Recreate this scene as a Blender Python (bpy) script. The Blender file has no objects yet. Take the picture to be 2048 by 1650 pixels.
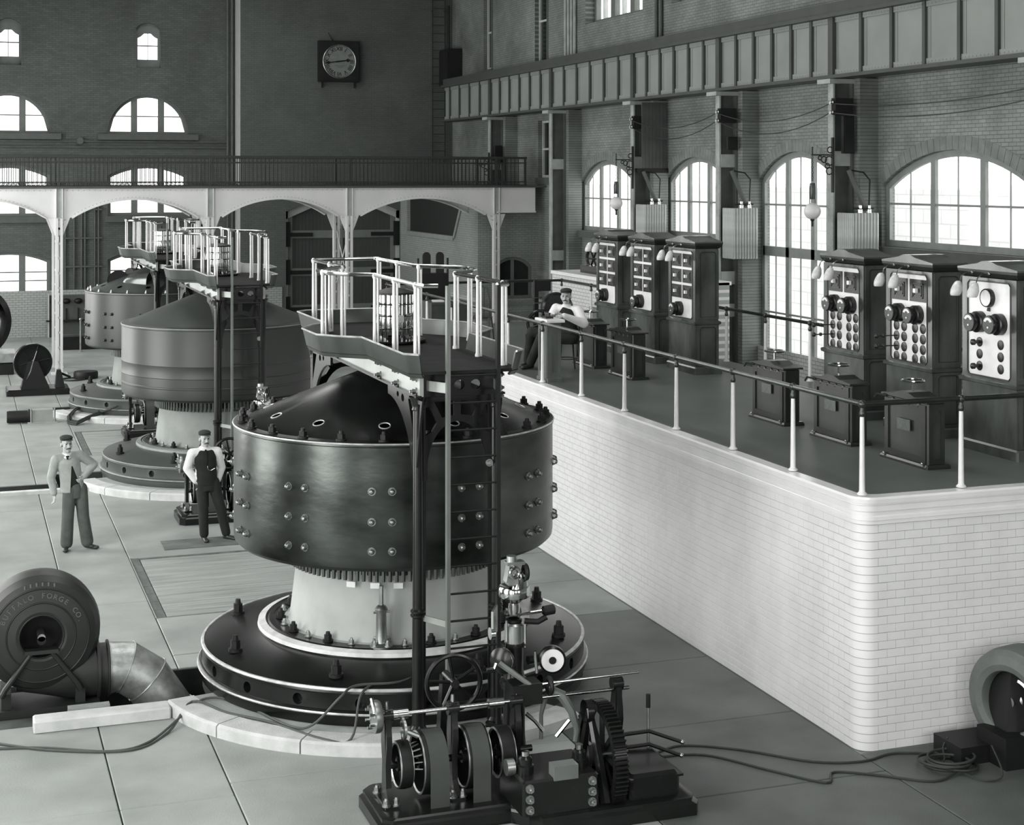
import bpy, bmesh, math, random
from math import sin, cos, pi, radians, sqrt, atan2, hypot
from mathutils import Vector, Matrix, Quaternion
from mathutils.geometry import tessellate_polygon
random.seed(7)
SC = bpy.context.scene
COL = SC.collection

# ---------------------------------------------------------------- camera, sky, light, exposure
CAM_H = 5.6
cam = bpy.data.cameras.new('camera'); camo = bpy.data.objects.new('camera', cam); COL.objects.link(camo)
camo.location = (0, 0, CAM_H); camo.rotation_euler = (pi/2, 0, -math.atan(1109/3155))
cam.sensor_fit = 'HORIZONTAL'; cam.sensor_width = 36; cam.lens = 36*3155/2048
cam.shift_y = (352-825)/2048; cam.clip_end = 400
SC.camera = camo
SC.view_settings.view_transform = 'Standard'; SC.view_settings.look = 'None'
SC.view_settings.gamma = 1; SC.view_settings.use_curve_mapping = False
SC.view_settings.exposure = 0.0
try:
    SC.cycles.use_denoising = True
    SC.cycles.max_bounces = 6; SC.cycles.diffuse_bounces = 4; SC.cycles.glossy_bounces = 3
    SC.cycles.transparent_max_bounces = 8
    SC.cycles.sample_clamp_indirect = 4
except Exception: pass

W = bpy.data.worlds.new('overcast_sky'); SC.world = W; W.use_nodes = True
bg = W.node_tree.nodes['Background']; bg.inputs[0].default_value = (1, 1, .985, 1); bg.inputs[1].default_value = 4.0

def area_light(name, loc, direction, sx, sy, power, col=(1, 1, .98)):
    l = bpy.data.lights.new(name, 'AREA'); l.shape = 'RECTANGLE'; l.size = sx; l.size_y = sy
    l.energy = power; l.color = col
    o = bpy.data.objects.new(name, l); COL.objects.link(o); o.location = loc
    o.rotation_euler = Vector(direction).to_track_quat('-Z', 'Y').to_euler()
    return o
LEFT_WIN = (-4, 4, 12, 20, 28, 36, 44, 52)  # first one added to light front faces from behind left
for yy in LEFT_WIN:                                    # daylight in the tall windows of the left wall (unseen), sills lowered for drum reflections
    area_light('window_daylight', (-3.45, yy, 4.7), (1, 0, 0), 3.6, 8.2, 570)
for xx, pw in ((3.0, 220), (11.0, 430)):               # daylight in the windows of the wall behind the camera
    area_light('window_daylight', (xx, -7.4, 6.4), (0, 1, -.1), 3.2, 4.6, pw)
for yy in (6, 20, 34, 48):                             # unseen roof lights added for the overall ambient level
    area_light('roof_fill', (6.0, yy, 14.3), (0, 0, -1), 3.0, 8.0, 300)

# ---------------------------------------------------------------- materials
MATS = {}
def tint(v):
    k = max(0.0, 1-v*1.6)
    return (v*(1-.08*k), v*(1+.04*k), v*(1-.04*k), 1)
def mat(name, v, rough=.6, metal=0.0, spec=.5, var=.12, vscale=4.0, bump=0.0, bscale=40.0, stretch=None, coat=0.0):
    """grey procedural material: base value v, soft mottling var, fine relief bump"""
    if name in MATS: return MATS[name]
    m = bpy.data.materials.new(name); MATS[name] = m; m.use_nodes = True
    nt = m.node_tree; b = nt.nodes['Principled BSDF']
    b.inputs['Roughness'].default_value = rough; b.inputs['Metallic'].default_value = metal
    b.inputs['Specular IOR Level'].default_value = spec
    if coat: b.inputs['Coat Weight'].default_value = coat; b.inputs['Coat Roughness'].default_value = .15
    if var > 0:
        tc = nt.nodes.new('ShaderNodeTexCoord'); mp = nt.nodes.new('ShaderNodeMapping')
        if stretch: mp.inputs['Scale'].default_value = stretch
        nt.links.new(tc.outputs['Object'], mp.inputs['Vector'])
        n = nt.nodes.new('ShaderNodeTexNoise'); n.inputs['Scale'].default_value = vscale; n.inputs['Detail'].default_value = 5
        nt.links.new(mp.outputs['Vector'], n.inputs['Vector'])
        r = nt.nodes.new('ShaderNodeValToRGB')
        r.color_ramp.elements[0].position = .3; r.color_ramp.elements[1].position = .7
        r.color_ramp.elements[0].color = tint(v*(1-var)); r.color_ramp.elements[1].color = tint(min(1, v*(1+var)))
        nt.links.new(n.outputs['Fac'], r.inputs['Fac']); nt.links.new(r.outputs['Color'], b.inputs['Base Color'])
        if bump:
            n2 = nt.nodes.new('ShaderNodeTexNoise'); n2.inputs['Scale'].default_value = bscale; n2.inputs['Detail'].default_value = 3
            nt.links.new(mp.outputs['Vector'], n2.inputs['Vector'])
            bp = nt.nodes.new('ShaderNodeBump'); bp.inputs['Strength'].default_value = bump; bp.inputs['Distance'].default_value = .02
            nt.links.new(n2.outputs['Fac'], bp.inputs['Height']); nt.links.new(bp.outputs['Normal'], b.inputs['Normal'])
    else:
        b.inputs['Base Color'].default_value = tint(v)
    return m

def brick_mat(name, v1, v2, vm, axis, bw=.215, bh=.072, mort=.007, rough=.75, stain=.25, bump=.35, spec=.3):
    """small brickwork too far away to tell the bricks apart; axis = world axis along the courses"""
    if name in MATS: return MATS[name]
    m = bpy.data.materials.new(name); MATS[name] = m; m.use_nodes = True
    nt = m.node_tree; b = nt.nodes['Principled BSDF']; b.inputs['Roughness'].default_value = rough
    b.inputs['Specular IOR Level'].default_value = spec
    g = nt.nodes.new('ShaderNodeNewGeometry'); s = nt.nodes.new('ShaderNodeSeparateXYZ'); c = nt.nodes.new('ShaderNodeCombineXYZ')
    nt.links.new(g.outputs['Position'], s.inputs[0]); nt.links.new(s.outputs[axis], c.inputs[0]); nt.links.new(s.outputs[2], c.inputs[1])
    t = nt.nodes.new('ShaderNodeTexBrick'); nt.links.new(c.outputs[0], t.inputs['Vector'])
    t.inputs['Scale'].default_value = 1; t.inputs['Brick Width'].default_value = bw; t.inputs['Row Height'].default_value = bh
    t.inputs['Mortar Size'].default_value = mort; t.inputs['Mortar Smooth'].default_value = .2; t.inputs['Bias'].default_value = 0
    t.inputs['Color1'].default_value = tint(v1); t.inputs['Color2'].default_value = tint(v2); t.inputs['Mortar'].default_value = tint(vm)
    n = nt.nodes.new('ShaderNodeTexNoise'); n.inputs['Scale'].default_value = .55; n.inputs['Detail'].default_value = 8; n.inputs['Roughness'].default_value = .65
    nt.links.new(g.outputs['Position'], n.inputs['Vector'])
    r = nt.nodes.new('ShaderNodeMapRange'); r.inputs[1].default_value = .3; r.inputs[2].default_value = .7
    r.inputs[3].default_value = 1-stain; r.inputs[4].default_value = 1+stain
    nt.links.new(n.outputs['Fac'], r.inputs[0])
    mx = nt.nodes.new('ShaderNodeVectorMath'); mx.operation = 'SCALE'
    nt.links.new(t.outputs['Color'], mx.inputs[0]); nt.links.new(r.outputs[0], mx.inputs['Scale'])
    nt.links.new(mx.outputs[0], b.inputs['Base Color'])
    bp = nt.nodes.new('ShaderNodeBump'); bp.inputs['Strength'].default_value = bump; bp.inputs['Distance'].default_value = .01; bp.invert = True
    nt.links.new(t.outputs['Fac'], bp.inputs['Height']); nt.links.new(bp.outputs['Normal'], b.inputs['Normal'])
    return m

def glass_mat(name, t=.9, col=.95):
    m = bpy.data.materials.new(name); MATS[name] = m; m.use_nodes = True
    nt = m.node_tree; nt.nodes.remove(nt.nodes['Principled BSDF']); out = nt.nodes['Material Output']
    tr = nt.nodes.new('ShaderNodeBsdfTransparent'); tr.inputs[0].default_value = (col, col, col, 1)
    gl = nt.nodes.new('ShaderNodeBsdfGlossy'); gl.inputs['Roughness'].default_value = .05
    mx = nt.nodes.new('ShaderNodeMixShader'); mx.inputs[0].default_value = 1-t
    nt.links.new(tr.outputs[0], mx.inputs[1]); nt.links.new(gl.outputs[0], mx.inputs[2]); nt.links.new(mx.outputs[0], out.inputs[0])
    return m

M_iron = mat('black_painted_iron', .009, .26, 0, .36, .35, 2.5)
M_ironmatt = mat('dull_black_iron', .009, .5, 0, .3, .3, 3)
M_drum = mat('dark_turned_steel', .058, .3, .85, .5, .6, 1.3, .10, 6, stretch=(1, 1, 2.2))
M_drumgrey = mat('grey_painted_drum', .12, .45, .1, .5, .12, 1.5)
M_steel = mat('bright_steel', .5, .16, 1, .5, .15, 8)
M_steeldull = mat('worn_steel', .4, .38, 1, .5, .25, 6)
M_brass = mat('polished_brass_rail', .34, .22, 1, .5, .25, 5)
M_cone = mat('pale_cast_pedestal', .36, .5, 0, .4, .1, 3)
M_stone = mat('pale_stone_kerb', .52, .75, 0, .3, .14, 5, .25, 60)
M_slab = mat('concrete_slab', .28, .5, 0, .45, .2, 1.1, .12, 50)
M_slabd = mat('shade_darkened_slab', .085, .5, 0, .4, .3, 1.3, .12, 50)  # generator shadow and light falloff put into the slab colour
M_slabm = mat('part_shaded_slab', .17, .5, 0, .4, .25, 1.3, .12, 50)  # painted half shade between the dark and the plain slabs
M_wood = mat('worn_wood_plank', .33, .7, 0, .3, .2, 3, .2, 30, stretch=(1, 6, 6))
M_darkwood = mat('dark_wood', .05, .5, 0, .4, .3, 3, .1, 20)
M_white = mat('white_enamel', .78, .3, 0, .5, .05, 4)
M_whitepaint = mat('white_painted_steel', .66, .5, 0, .4, .1, 2)
M_glazed = mat('white_glazed_brick', .78, .16, 0, .55, .05, 3)
M_mortar = mat('grey_mortar', .3, .8, 0, .3, .1, 10)
M_frame = mat('grey_painted_wood', .13, .55, 0, .4, .1, 4)
M_cream = mat('pale_lit_return', .42, .5, 0, .4, .08, 4)
M_black = mat('black_recess', .008, .7, 0, .3, .1, 4)
M_dial = mat('dial_white', .75, .45, 0, .4, .03, 4)
M_marble = mat('white_marble_panel', .74, .28, 0, .5, .07, 6)
M_zinc = mat('galvanised_sheet', .38, .42, .75, .5, .3, 9, .1, 60)
M_rubber = mat('dark_cable', .03, .6, 0, .4, .2, 8)
M_glass = glass_mat('window_glass', .93, .97)
M_darkglass = mat('dark_pane', .012, .12, 0, .5, .1, 3)
M_opal = mat('opal_globe', .72, .3, 0, .5, .04, 5)

# ---------------------------------------------------------------- mesh builder
def frame_from_dir(d):
    d = Vector(d).normalized()
    a = Vector((0, 0, 1)) if abs(d.z) < .95 else Vector((1, 0, 0))
    u = a.cross(d).normalized(); v = d.cross(u).normalized()
    return u, v, d
class MB:
    def __init__(s): s.v = []; s.f = []
    def add(s, vs, fs):
        b = len(s.v); s.v.extend([tuple(p) for p in vs]); s.f.extend([tuple(b+i for i in f) for f in fs]); return s
    def box(s, x0, x1, y0, y1, z0, z1):
        return s.add([(x0,y0,z0),(x1,y0,z0),(x1,y1,z0),(x0,y1,z0),(x0,y0,z1),(x1,y0,z1),(x1,y1,z1),(x0,y1,z1)],
                     [(0,3,2,1),(4,5,6,7),(0,1,5,4),(1,2,6,5),(2,3,7,6),(3,0,4,7)])
    def cbox(s, c, d, rz=0.0):
        vs = []
        for z in (-.5, .5):
            for x, y in ((-.5,-.5),(.5,-.5),(.5,.5),(-.5,.5)):
                px, py = x*d[0], y*d[1]
                vs.append((c[0]+px*cos(rz)-py*sin(rz), c[1]+px*sin(rz)+py*cos(rz), c[2]+z*d[2]))
        return s.add(vs, [(0,3,2,1),(4,5,6,7),(0,1,5,4),(1,2,6,5),(2,3,7,6),(3,0,4,7)])
    def chbox(s, x0, x1, y0, y1, z0, z1, c):            # box with chamfered vertical and top edges
        def ring(x0, x1, y0, y1, z, c): return [(x0+c,y0,z),(x1-c,y0,z),(x1,y0+c,z),(x1,y1-c,z),(x1-c,y1,z),(x0+c,y1,z),(x0,y1-c,z),(x0,y0+c,z)]
        return s.loft([ring(x0,x1,y0,y1,z0,c), ring(x0,x1,y0,y1,z1-c,c), ring(x0+c,x1-c,y0+c,y1-c,z1,c*.5)])
    def loft(s, rings, closed=True, caps=True):
        n = len(rings[0]); vs = [p for r in rings for p in r]; fs = []
        for k in range(len(rings)-1):
            for i in range(n if closed else n-1):
                j = (i+1) % n
                fs.append((k*n+i, k*n+j, (k+1)*n+j, (k+1)*n+i))
        if caps: fs.append(tuple(reversed(range(n)))); fs.append(tuple(range((len(rings)-1)*n, len(rings)*n)))
        return s.add(vs, fs)
    def cyl(s, p0, p1, r0, r1=None, n=12, caps=True):
        r1 = r0 if r1 is None else r1
        p0 = Vector(p0); p1 = Vector(p1); u, v, d = frame_from_dir(p1-p0)
        rings = [[p+(u*cos(2*pi*i/n)+v*sin(2*pi*i/n))*r for i in range(n)] for p, r in ((p0, r0), (p1, r1))]
        return s.loft(rings, True, caps)
    def lathe(s, prof, n=48, c=(0,0,0), axis=(0,0,1), caps=False, a0=0.0):
        u, v, d = frame_from_dir(axis); c = Vector(c)
        if abs(Vector(axis).normalized().z) > .99: u, v, d = Vector((1,0,0)), Vector((0,1,0)), Vector((0,0,1))
        rings = [[c+d*z+(u*cos(a0+2*pi*i/n)+v*sin(a0+2*pi*i/n))*max(r, 1e-4) for i in range(n)] for r, z in prof]
        return s.loft(rings, True, caps)
    def tube(s, pts, r, n=8, closed=False, caps=True):
        P = [Vector(p) for p in pts]; m = len(P); rings = []
        rr = r if isinstance(r, (list, tuple)) else [r]*m
        t0 = (P[1]-P[0]).normalized(); u, v, d = frame_from_dir(t0)
        for k in range(m):
            if closed: t = (P[(k+1) % m]-P[k-1]).normalized()
            else: t = (P[min(k+1, m-1)]-P[max(k-1, 0)]).normalized()
            u = (u-t*u.dot(t)).normalized(); v = t.cross(u)
            rings.append([P[k]+(u*cos(2*pi*i/n)+v*sin(2*pi*i/n))*rr[k] for i in range(n)])
        if closed: rings.append(rings[0]); return s.loft(rings, True, False)
        return s.loft(rings, True, caps)
    def torus(s, c, R, r, axis=(0,0,1), n=32, k=8, a0=0.0, a1=2*pi):
        u, v, d = frame_from_dir(axis); c = Vector(c)
        full = abs(a1-a0-2*pi) < 1e-6; m = n if full else n+1
        pts = [c+(u*cos(a0+(a1-a0)*i/n)+v*sin(a0+(a1-a0)*i/n))*R for i in range(m)]
        return s.tube(pts, r, k, full)
    def sphere(s, c, r, n=12, m=8, sz=1.0):
        rings = [[(c[0]+r*sin(pi*k/m)*cos(2*pi*i/n), c[1]+r*sin(pi*k/m)*sin(2*pi*i/n), c[2]-r*sz*cos(pi*k/m)) for i in range(n)] for k in range(m+1)]
        rings[0] = [(c[0]+1e-4*cos(2*pi*i/n), c[1]+1e-4*sin(2*pi*i/n), c[2]-r*sz) for i in range(n)]
        rings[-1] = [(c[0]+1e-4*cos(2*pi*i/n), c[1]+1e-4*sin(2*pi*i/n), c[2]+r*sz) for i in range(n)]
        return s.loft(rings)
    def plate(s, outer, holes, th, fr):
        """flat plate with holes: 2-D outline(s) in the frame fr=(origin,u,v); depth th along u x v"""
        o, u, v = Vector(fr[0]), Vector(fr[1]), Vector(fr[2]); w = u.cross(v)
        loops = [outer]+list(holes)
        flat = [p for l in loops for p in l]
        tris = tessellate_polygon([[Vector((p[0], p[1], 0)) for p in l] for l in loops])
        n = len(flat)
        vs = [o+u*p[0]+v*p[1] for p in flat]+[o+u*p[0]+v*p[1]+w*th for p in flat]
        fs = []
        for t in tris:
            a, b, c = [flat[i] for i in t]
            ccw = (b[0]-a[0])*(c[1]-a[1])-(b[1]-a[1])*(c[0]-a[0]) > 0
            t = t if ccw else (t[0], t[2], t[1])
            fs.append((t[0]+n, t[1]+n, t[2]+n)); fs.append((t[0], t[2], t[1]))
        k = 0
        for li, l in enumerate(loops):
            m = len(l)
            area = sum(l[i][0]*l[(i+1) % m][1]-l[(i+1) % m][0]*l[i][1] for i in range(m))
            ccw = area > 0
            if li > 0: ccw = not ccw
            for i in range(m):
                a, b = k+i, k+(i+1) % m
                fs.append((a, b, b+n, a+n) if (ccw == (li == 0) if li == 0 else not ccw) else (b, a, a+n, b+n))
            k += m
        return s.add(vs, fs)
    def xform(s, M):
        s.v = [tuple(M @ Vector(p)) for p in s.v]; return s
    def mesh(s, name, m, smooth=True, ang=35):
        me = bpy.data.meshes.new(name); me.from_pydata(s.v, [], s.f); me.validate(); me.update()
        if m is not None: me.materials.append(m)
        if smooth:
            me.shade_smooth()
            me.set_sharp_from_angle(angle=radians(ang))
        return me
    def build(s, name, m, parent=None, loc=None, smooth=True, ang=35):
        return link(name, s.mesh(name, m, smooth, ang), parent, loc)
def link(name, me, parent=None, loc=None, rz=None):
    o = bpy.data.objects.new(name, me); COL.objects.link(o)
    if parent is not None: o.parent = parent
    if loc is not None: o.location = loc
    if rz is not None: o.rotation_euler = (0, 0, rz)
    return o
def thing(name, label, cat, loc=(0,0,0), rz=0.0, group=None):
    o = bpy.data.objects.new(name, None); COL.objects.link(o); o.empty_display_size = .2
    o.location = loc; o.rotation_euler = (0, 0, rz); return tag(o, label, cat, group)
def tag(o, label=None, cat=None, group=None):
    if label: o['label'] = label
    if cat: o['category'] = cat
    if group: o['group'] = group
    return o
def structure(o): o['kind'] = 'structure'; return o
def stuff(o): o['kind'] = 'stuff'; return o
def dup(root, loc, rz=0.0, label=None, cat=None, group=None):
    """a copy of a thing with copies of its parts and sub-parts"""
    r = root.copy(); COL.objects.link(r); r.location = loc; r.rotation_euler = (0, 0, rz)
    tag(r, label, cat, group)
    for ch in list(root.children):
        c = ch.copy(); COL.objects.link(c); c.parent = r
        for g in list(ch.children):
            d = g.copy(); COL.objects.link(d); d.parent = c
    return r
def arc(cx, cy, r, a0, a1, n):
    return [(cx+r*cos(a0+(a1-a0)*i/n), cy+r*sin(a0+(a1-a0)*i/n)) for i in range(n+1)]
def arch_outline(x0, x1, y0, ys, yt, n=14):
    """opening: straight jambs from y0 to springing ys, segmental (or round) head up to yt"""
    w = (x1-x0)/2; h = yt-ys; cx = (x0+x1)/2
    R = (w*w+h*h)/(2*h); cy = yt-R; a = math.asin(min(1, w/R))
    if h > w: a = pi-a
    return [(x0, y0), (x1, y0)]+[(cx+R*sin(a-2*a*i/n), cy+R*cos(a-2*a*i/n)) for i in range(n+1)]
def hexbolt(r=.05, h=.06, dome=True):
    """a hexagon nut on a washer, axis +z"""
    m = MB(); m.cyl((0,0,0), (0,0,h*.22), r*1.35, n=14); m.cyl((0,0,h*.22), (0,0,h*.8), r, n=6)
    m.cyl((0,0,h*.8), (0,0,h*1.15), r*.62, r*.5, n=10); return m
def text_mesh(txt, size, depth=.004):
    cu = bpy.data.curves.new('lettering', 'FONT'); cu.body = txt; cu.size = size; cu.extrude = depth
    cu.align_x = 'CENTER'; cu.align_y = 'CENTER'; cu.resolution_u = 3
    ob = bpy.data.objects.new('lettering', cu); COL.objects.link(ob)
    dg = bpy.context.evaluated_depsgraph_get(); me = bpy.data.meshes.new_from_object(ob.evaluated_get(dg))
    bpy.data.objects.remove(ob); bpy.data.curves.remove(cu)
    return me
# ================================================================ the setting
XR, YC, YL, XL = 17.4, 56.2, 57.2, -3.5
GY = (17.27, 29.95, 38.85); GX = 4.66                   # generator axes
PX, PY, PZ, PXR, PYF = 8.26, 13.31, 2.48, 12.25, 31.6   # switchboard platform
B_far = brick_mat('far_wall_brick', .09, .072, .052, 0, stain=.22)
B_clock = brick_mat('clock_wall_brick', .10, .088, .066, 0, stain=.16)
B_right = brick_mat('right_wall_brick', .19, .16, .085, 1, stain=.4, rough=.6)
B_side = brick_mat('stair_wall_brick_side', .30, .26, .16, 1, stain=.12, rough=.5)
B_front = brick_mat('stair_wall_brick_front', .27, .24, .15, 0, stain=.2, rough=.5)
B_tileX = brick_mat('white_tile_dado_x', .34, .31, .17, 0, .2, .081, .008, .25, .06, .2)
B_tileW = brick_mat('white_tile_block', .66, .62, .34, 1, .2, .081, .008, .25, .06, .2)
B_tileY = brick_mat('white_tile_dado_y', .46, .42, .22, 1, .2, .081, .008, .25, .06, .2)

# floor: separate concrete slabs, cut by the pits and the hatches
pits = [(-3.5, 2.72, GY[0]-.5, GY[0]+.92), (1.72, 2.72, GY[1]-.5, GY[1]+.92), (-3.5, 1.72, 29.05, 29.93), (1.72, 2.72, GY[2]-.5, GY[2]+.92)]
hatches = [(2.38, 5.8, 20.34, 23.66), (2.42, 5.8, 32.66, 35.8)]
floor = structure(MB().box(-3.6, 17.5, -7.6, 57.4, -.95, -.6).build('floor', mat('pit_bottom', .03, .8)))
def minus(rects, c):
    out = []
    for a in rects:
        x0, x1, y0, y1 = a; cx0, cx1, cy0, cy1 = c
        if cx1 <= x0 or cx0 >= x1 or cy1 <= y0 or cy0 >= y1: out.append(a); continue
        if y0 < cy0: out.append((x0, x1, y0, cy0))
        if y1 > cy1: out.append((x0, x1, cy1, y1))
        a0, a1 = max(y0, cy0), min(y1, cy1)
        if x0 < cx0: out.append((x0, cx0, a0, a1))
        if x1 > cx1: out.append((cx1, x1, a0, a1))
    return out
xj_l = [-3.5, -.2, 1.35, 2.37]
yj_l = [-7.5, 2, 9, 14.3, 21.2, 27.6, 34.1, 40.5, 47, 57.3]
xj_r = [2.37, 5.75, 8.255]
yj_r = [-7.5, 4, 8, 10.9, 12.85, 14.6, 16.6, 18.7, 20.34, 22, 23.66, 26.6, 29.5, 32.6, 35.8, 39, 43, 47.5, 57.3]
rects = [(xj_l[i], xj_l[i+1], yj_l[j], yj_l[j+1]) for i in range(3) for j in range(len(yj_l)-1)]
rects += [(xj_r[i], xj_r[i+1], yj_r[j], yj_r[j+1]) for i in range(2) for j in range(len(yj_r)-1)]
rects += [(8.255, 17.4, y0, y1) for y0, y1 in ((-7.5, 4), (4, 9), (9, 13.3), (13.3, 20), (20, 31.6), (31.6, 40), (40, 47), (47, 57.3))]
for c in pits+hatches: rects = minus(rects, c)
for x0, x1, y0, y1 in rects:
    g = .006
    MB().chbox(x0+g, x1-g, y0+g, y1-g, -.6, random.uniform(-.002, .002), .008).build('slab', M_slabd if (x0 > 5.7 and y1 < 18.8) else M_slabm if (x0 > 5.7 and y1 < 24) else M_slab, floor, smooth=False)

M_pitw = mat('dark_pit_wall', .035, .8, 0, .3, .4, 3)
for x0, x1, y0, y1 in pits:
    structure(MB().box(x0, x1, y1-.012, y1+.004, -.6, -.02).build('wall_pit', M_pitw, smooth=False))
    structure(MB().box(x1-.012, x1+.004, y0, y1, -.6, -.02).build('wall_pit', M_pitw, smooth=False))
structure(MB().chbox(-3.4, 2.2, 28.93, 29.06, .0, .07, .01).build('trim_9', M_stone, smooth=False))
def clip_rows(poly, v0, v1):
    def cut(p, val, keep):
        out = []
        for i in range(len(p)):
            a, b = p[i], p[(i+1) % len(p)]
            ia, ib = keep(a[1]), keep(b[1])
            if ia: out.append(a)
            if ia != ib:
                t = (val-a[1])/(b[1]-a[1]); out.append((a[0]+(b[0]-a[0])*t, val))
        return out
    p = cut(poly, v0, lambda v: v >= v0-1e-9)
    return cut(p, v1, lambda v: v <= v1+1e-9) if p else p
WIN_N = [0]
def window(fr, u0, u1, v0, vs, vt, lights, rows, fw=.13, mw=.1, inset=.22, depth=.14, fmat=None, bars=0, sill=None, pane=None, n=14, vmax=None):
    """arched window: lights = list of (ua, ub); one frame with a hole per light, each pane a part"""
    WIN_N[0] += 1
    o, u, v = [Vector(a) for a in fr]; w = u.cross(v)
    fmat = fmat or M_frame
    outer = arch_outline(u0, u1, v0, vs, vt, n)
    W_ = (u1-u0)/2; h = vt-vs; R = (W_*W_+h*h)/(2*h); cy = vt-R; cx = (u0+u1)/2; Ri = R-fw
    def top(x):
        d = Ri*Ri-(x-cx)**2
        return cy+sqrt(d) if d > 0 else cy
    polys = []
    for ua, ub in lights:
        k = 6; ts = [(ub+(ua-ub)*i/k) for i in range(k+1)]
        polys.append([(ua, v0+fw), (ub, v0+fw)]+[(x, max(v0+fw+.02, min(top(x), vmax or 99))) for x in ts])
    # structure frame, set back in the wall; w points out of the room
    fo = o+w*inset
    f = structure(MB().plate(outer, polys, depth, (fo, u, v)).build('window_%d' % WIN_N[0], fmat))
    for poly in polys:
        ps = [p[1] for p in poly]; lo, hi = min(ps), max(ps)
        cuts = [lo]+[r for r in rows if lo+.05 < r < hi-.05]+[hi]
        xs = [p[0] for p in poly]; xa, xb = min(xs), max(xs)
        for a, b in zip(cuts[:-1], cuts[1:]):
            q = clip_rows(poly, a, b)
            if len(q) > 2: MB().plate(q, [], .008, (o+w*(inset+depth*.5), u, v)).build('pane', pane or M_glass, f, smooth=False)
        for r in cuts[1:-1]:
            q0 = fo+u*xa+v*(r-.018)-w*.0; 
            MB().plate([(xa-.01, r-.02), (xb+.01, r-.02), (xb+.01, r+.02), (xa-.01, r+.02)], [], depth*.8, (fo+w*.01, u, v)).build('glazing_bar', fmat, f, smooth=False)
        for k in range(bars):
            xm = xa+(xb-xa)*(k+1)/(bars+1)
            MB().plate([(xm-.011, lo-.01), (xm+.011, lo-.01), (xm+.011, min(top(xm), vmax or 99)+.01), (xm-.011, min(top(xm), vmax or 99)+.01)], [], .025, (fo+w*.015, u, v)).build('glazing_bar', fmat, f, smooth=False)
    if sill:
        MB().plate([(u0-sill, v0-.2), (u1+sill, v0-.2), (u1+sill, v0), (u0-sill, v0)], [], inset+.22, (o-w*.14, u, v)).build('sill', mat('dark_stone_sill', .07, .7), f, smooth=False)
    return f
def third(u0, u1, fw, mw, c=None):
    """three lights between mullions"""
    W_ = (u1-u0-2*fw-2*mw)/3
    return [(u0+fw+k*(W_+mw), u0+fw+k*(W_+mw)+W_) for k in range(3)]

# ---- far wall (lunette windows) and the clock wall standing a metre forward
FR_L = ((0, YL, 0), (-1, 0, 0), (0, 0, 1))      # u runs to -x so that w = u x v points to +y (out of the room)
def mirror(u0, u1): return (-u1, -u0)
holes = []; far_w = []
for cx in (1.66, 6.40, -3.0+.2):
    if cx < -1: continue
    a, b = mirror(cx-1.4, cx+1.4)
    holes.append(arch_outline(a, b, 7.08, 7.09, 8.49, 18)); far_w.append(('lun', a, b))
    holes.append(arch_outline(a, b, 4.18, 5.62, 5.99, 10)); far_w.append(('low', a, b))
    holes.append(arch_outline(a, b, 1.38, 2.66, 2.98, 10)); far_w.append(('bot', a, b))
    a2, b2 = mirror(cx-.42, cx+.42)
    holes.append(arch_outline(a2, b2, 9.45, 10.85, 11.05, 8)); far_w.append(('small', a2, b2))
structure(MB().plate([(-9.55, -.6), (3.6, -.6), (3.6, 14.6), (-9.55, 14.6)], holes, .5, FR_L).build('wall_far', B_far))
for k, a, b in far_w:
    if k == 'lun': window(FR_L, a, b, 7.08, 7.09, 8.49, third(a, b, .1, .22), [7.72], .1, .22, .2, .12, sill=.35, n=18)
    if k == 'low': window(FR_L, a, b, 4.18, 5.62, 5.99, third(a, b, .12, .22), [], .12, .22, .2, .12, sill=.1)
    if k == 'bot': window(FR_L, a, b, 1.38, 2.66, 2.98, third(a, b, .12, .22), [1.95, 2.25], .12, .22, .2, .12)
    if k == 'small': window(FR_L, a, b, 9.45, 10.85, 11.05, [(a+.07, b-.07)], [10.24], .3, .1, .2, .12, bars=1, vmax=10.68)
# white tile dado, sill band on the far wall
structure(MB().box(XL, 9.5, YL-.03, YL+.01, 0, 1.62).build('baseboard_far', B_tileX))
FR_C = ((0, YC, 0), (-1, 0, 0), (0, 0, 1))
dx0, dx1 = 11.14, 15.42
door_hole = [(-dx1, -.6), (-dx0, -.6), (-dx0, 4.32), (-(dx0+dx1)/2+.55, 4.98), (-(dx0+dx1)/2-.55, 4.98), (-dx1, 4.32)]
structure(MB().plate([(-17.9, -.6), (-9.5, -.6), (-9.5, 14.6), (-17.9, 14.6)], [door_hole], 1.05, FR_C).build('wall_clock', B_clock))
structure(MB().box(9.475, 9.5, YC+.005, YL, 0, 14.5).build('pale_light_strip', M_cream))  # side light on the wall's return put into a pale strip
structure(MB().box(9.5, 11.0, YC-.03, YC+.01, 0, 1.62).build('baseboard_clock', B_tileX))
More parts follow.
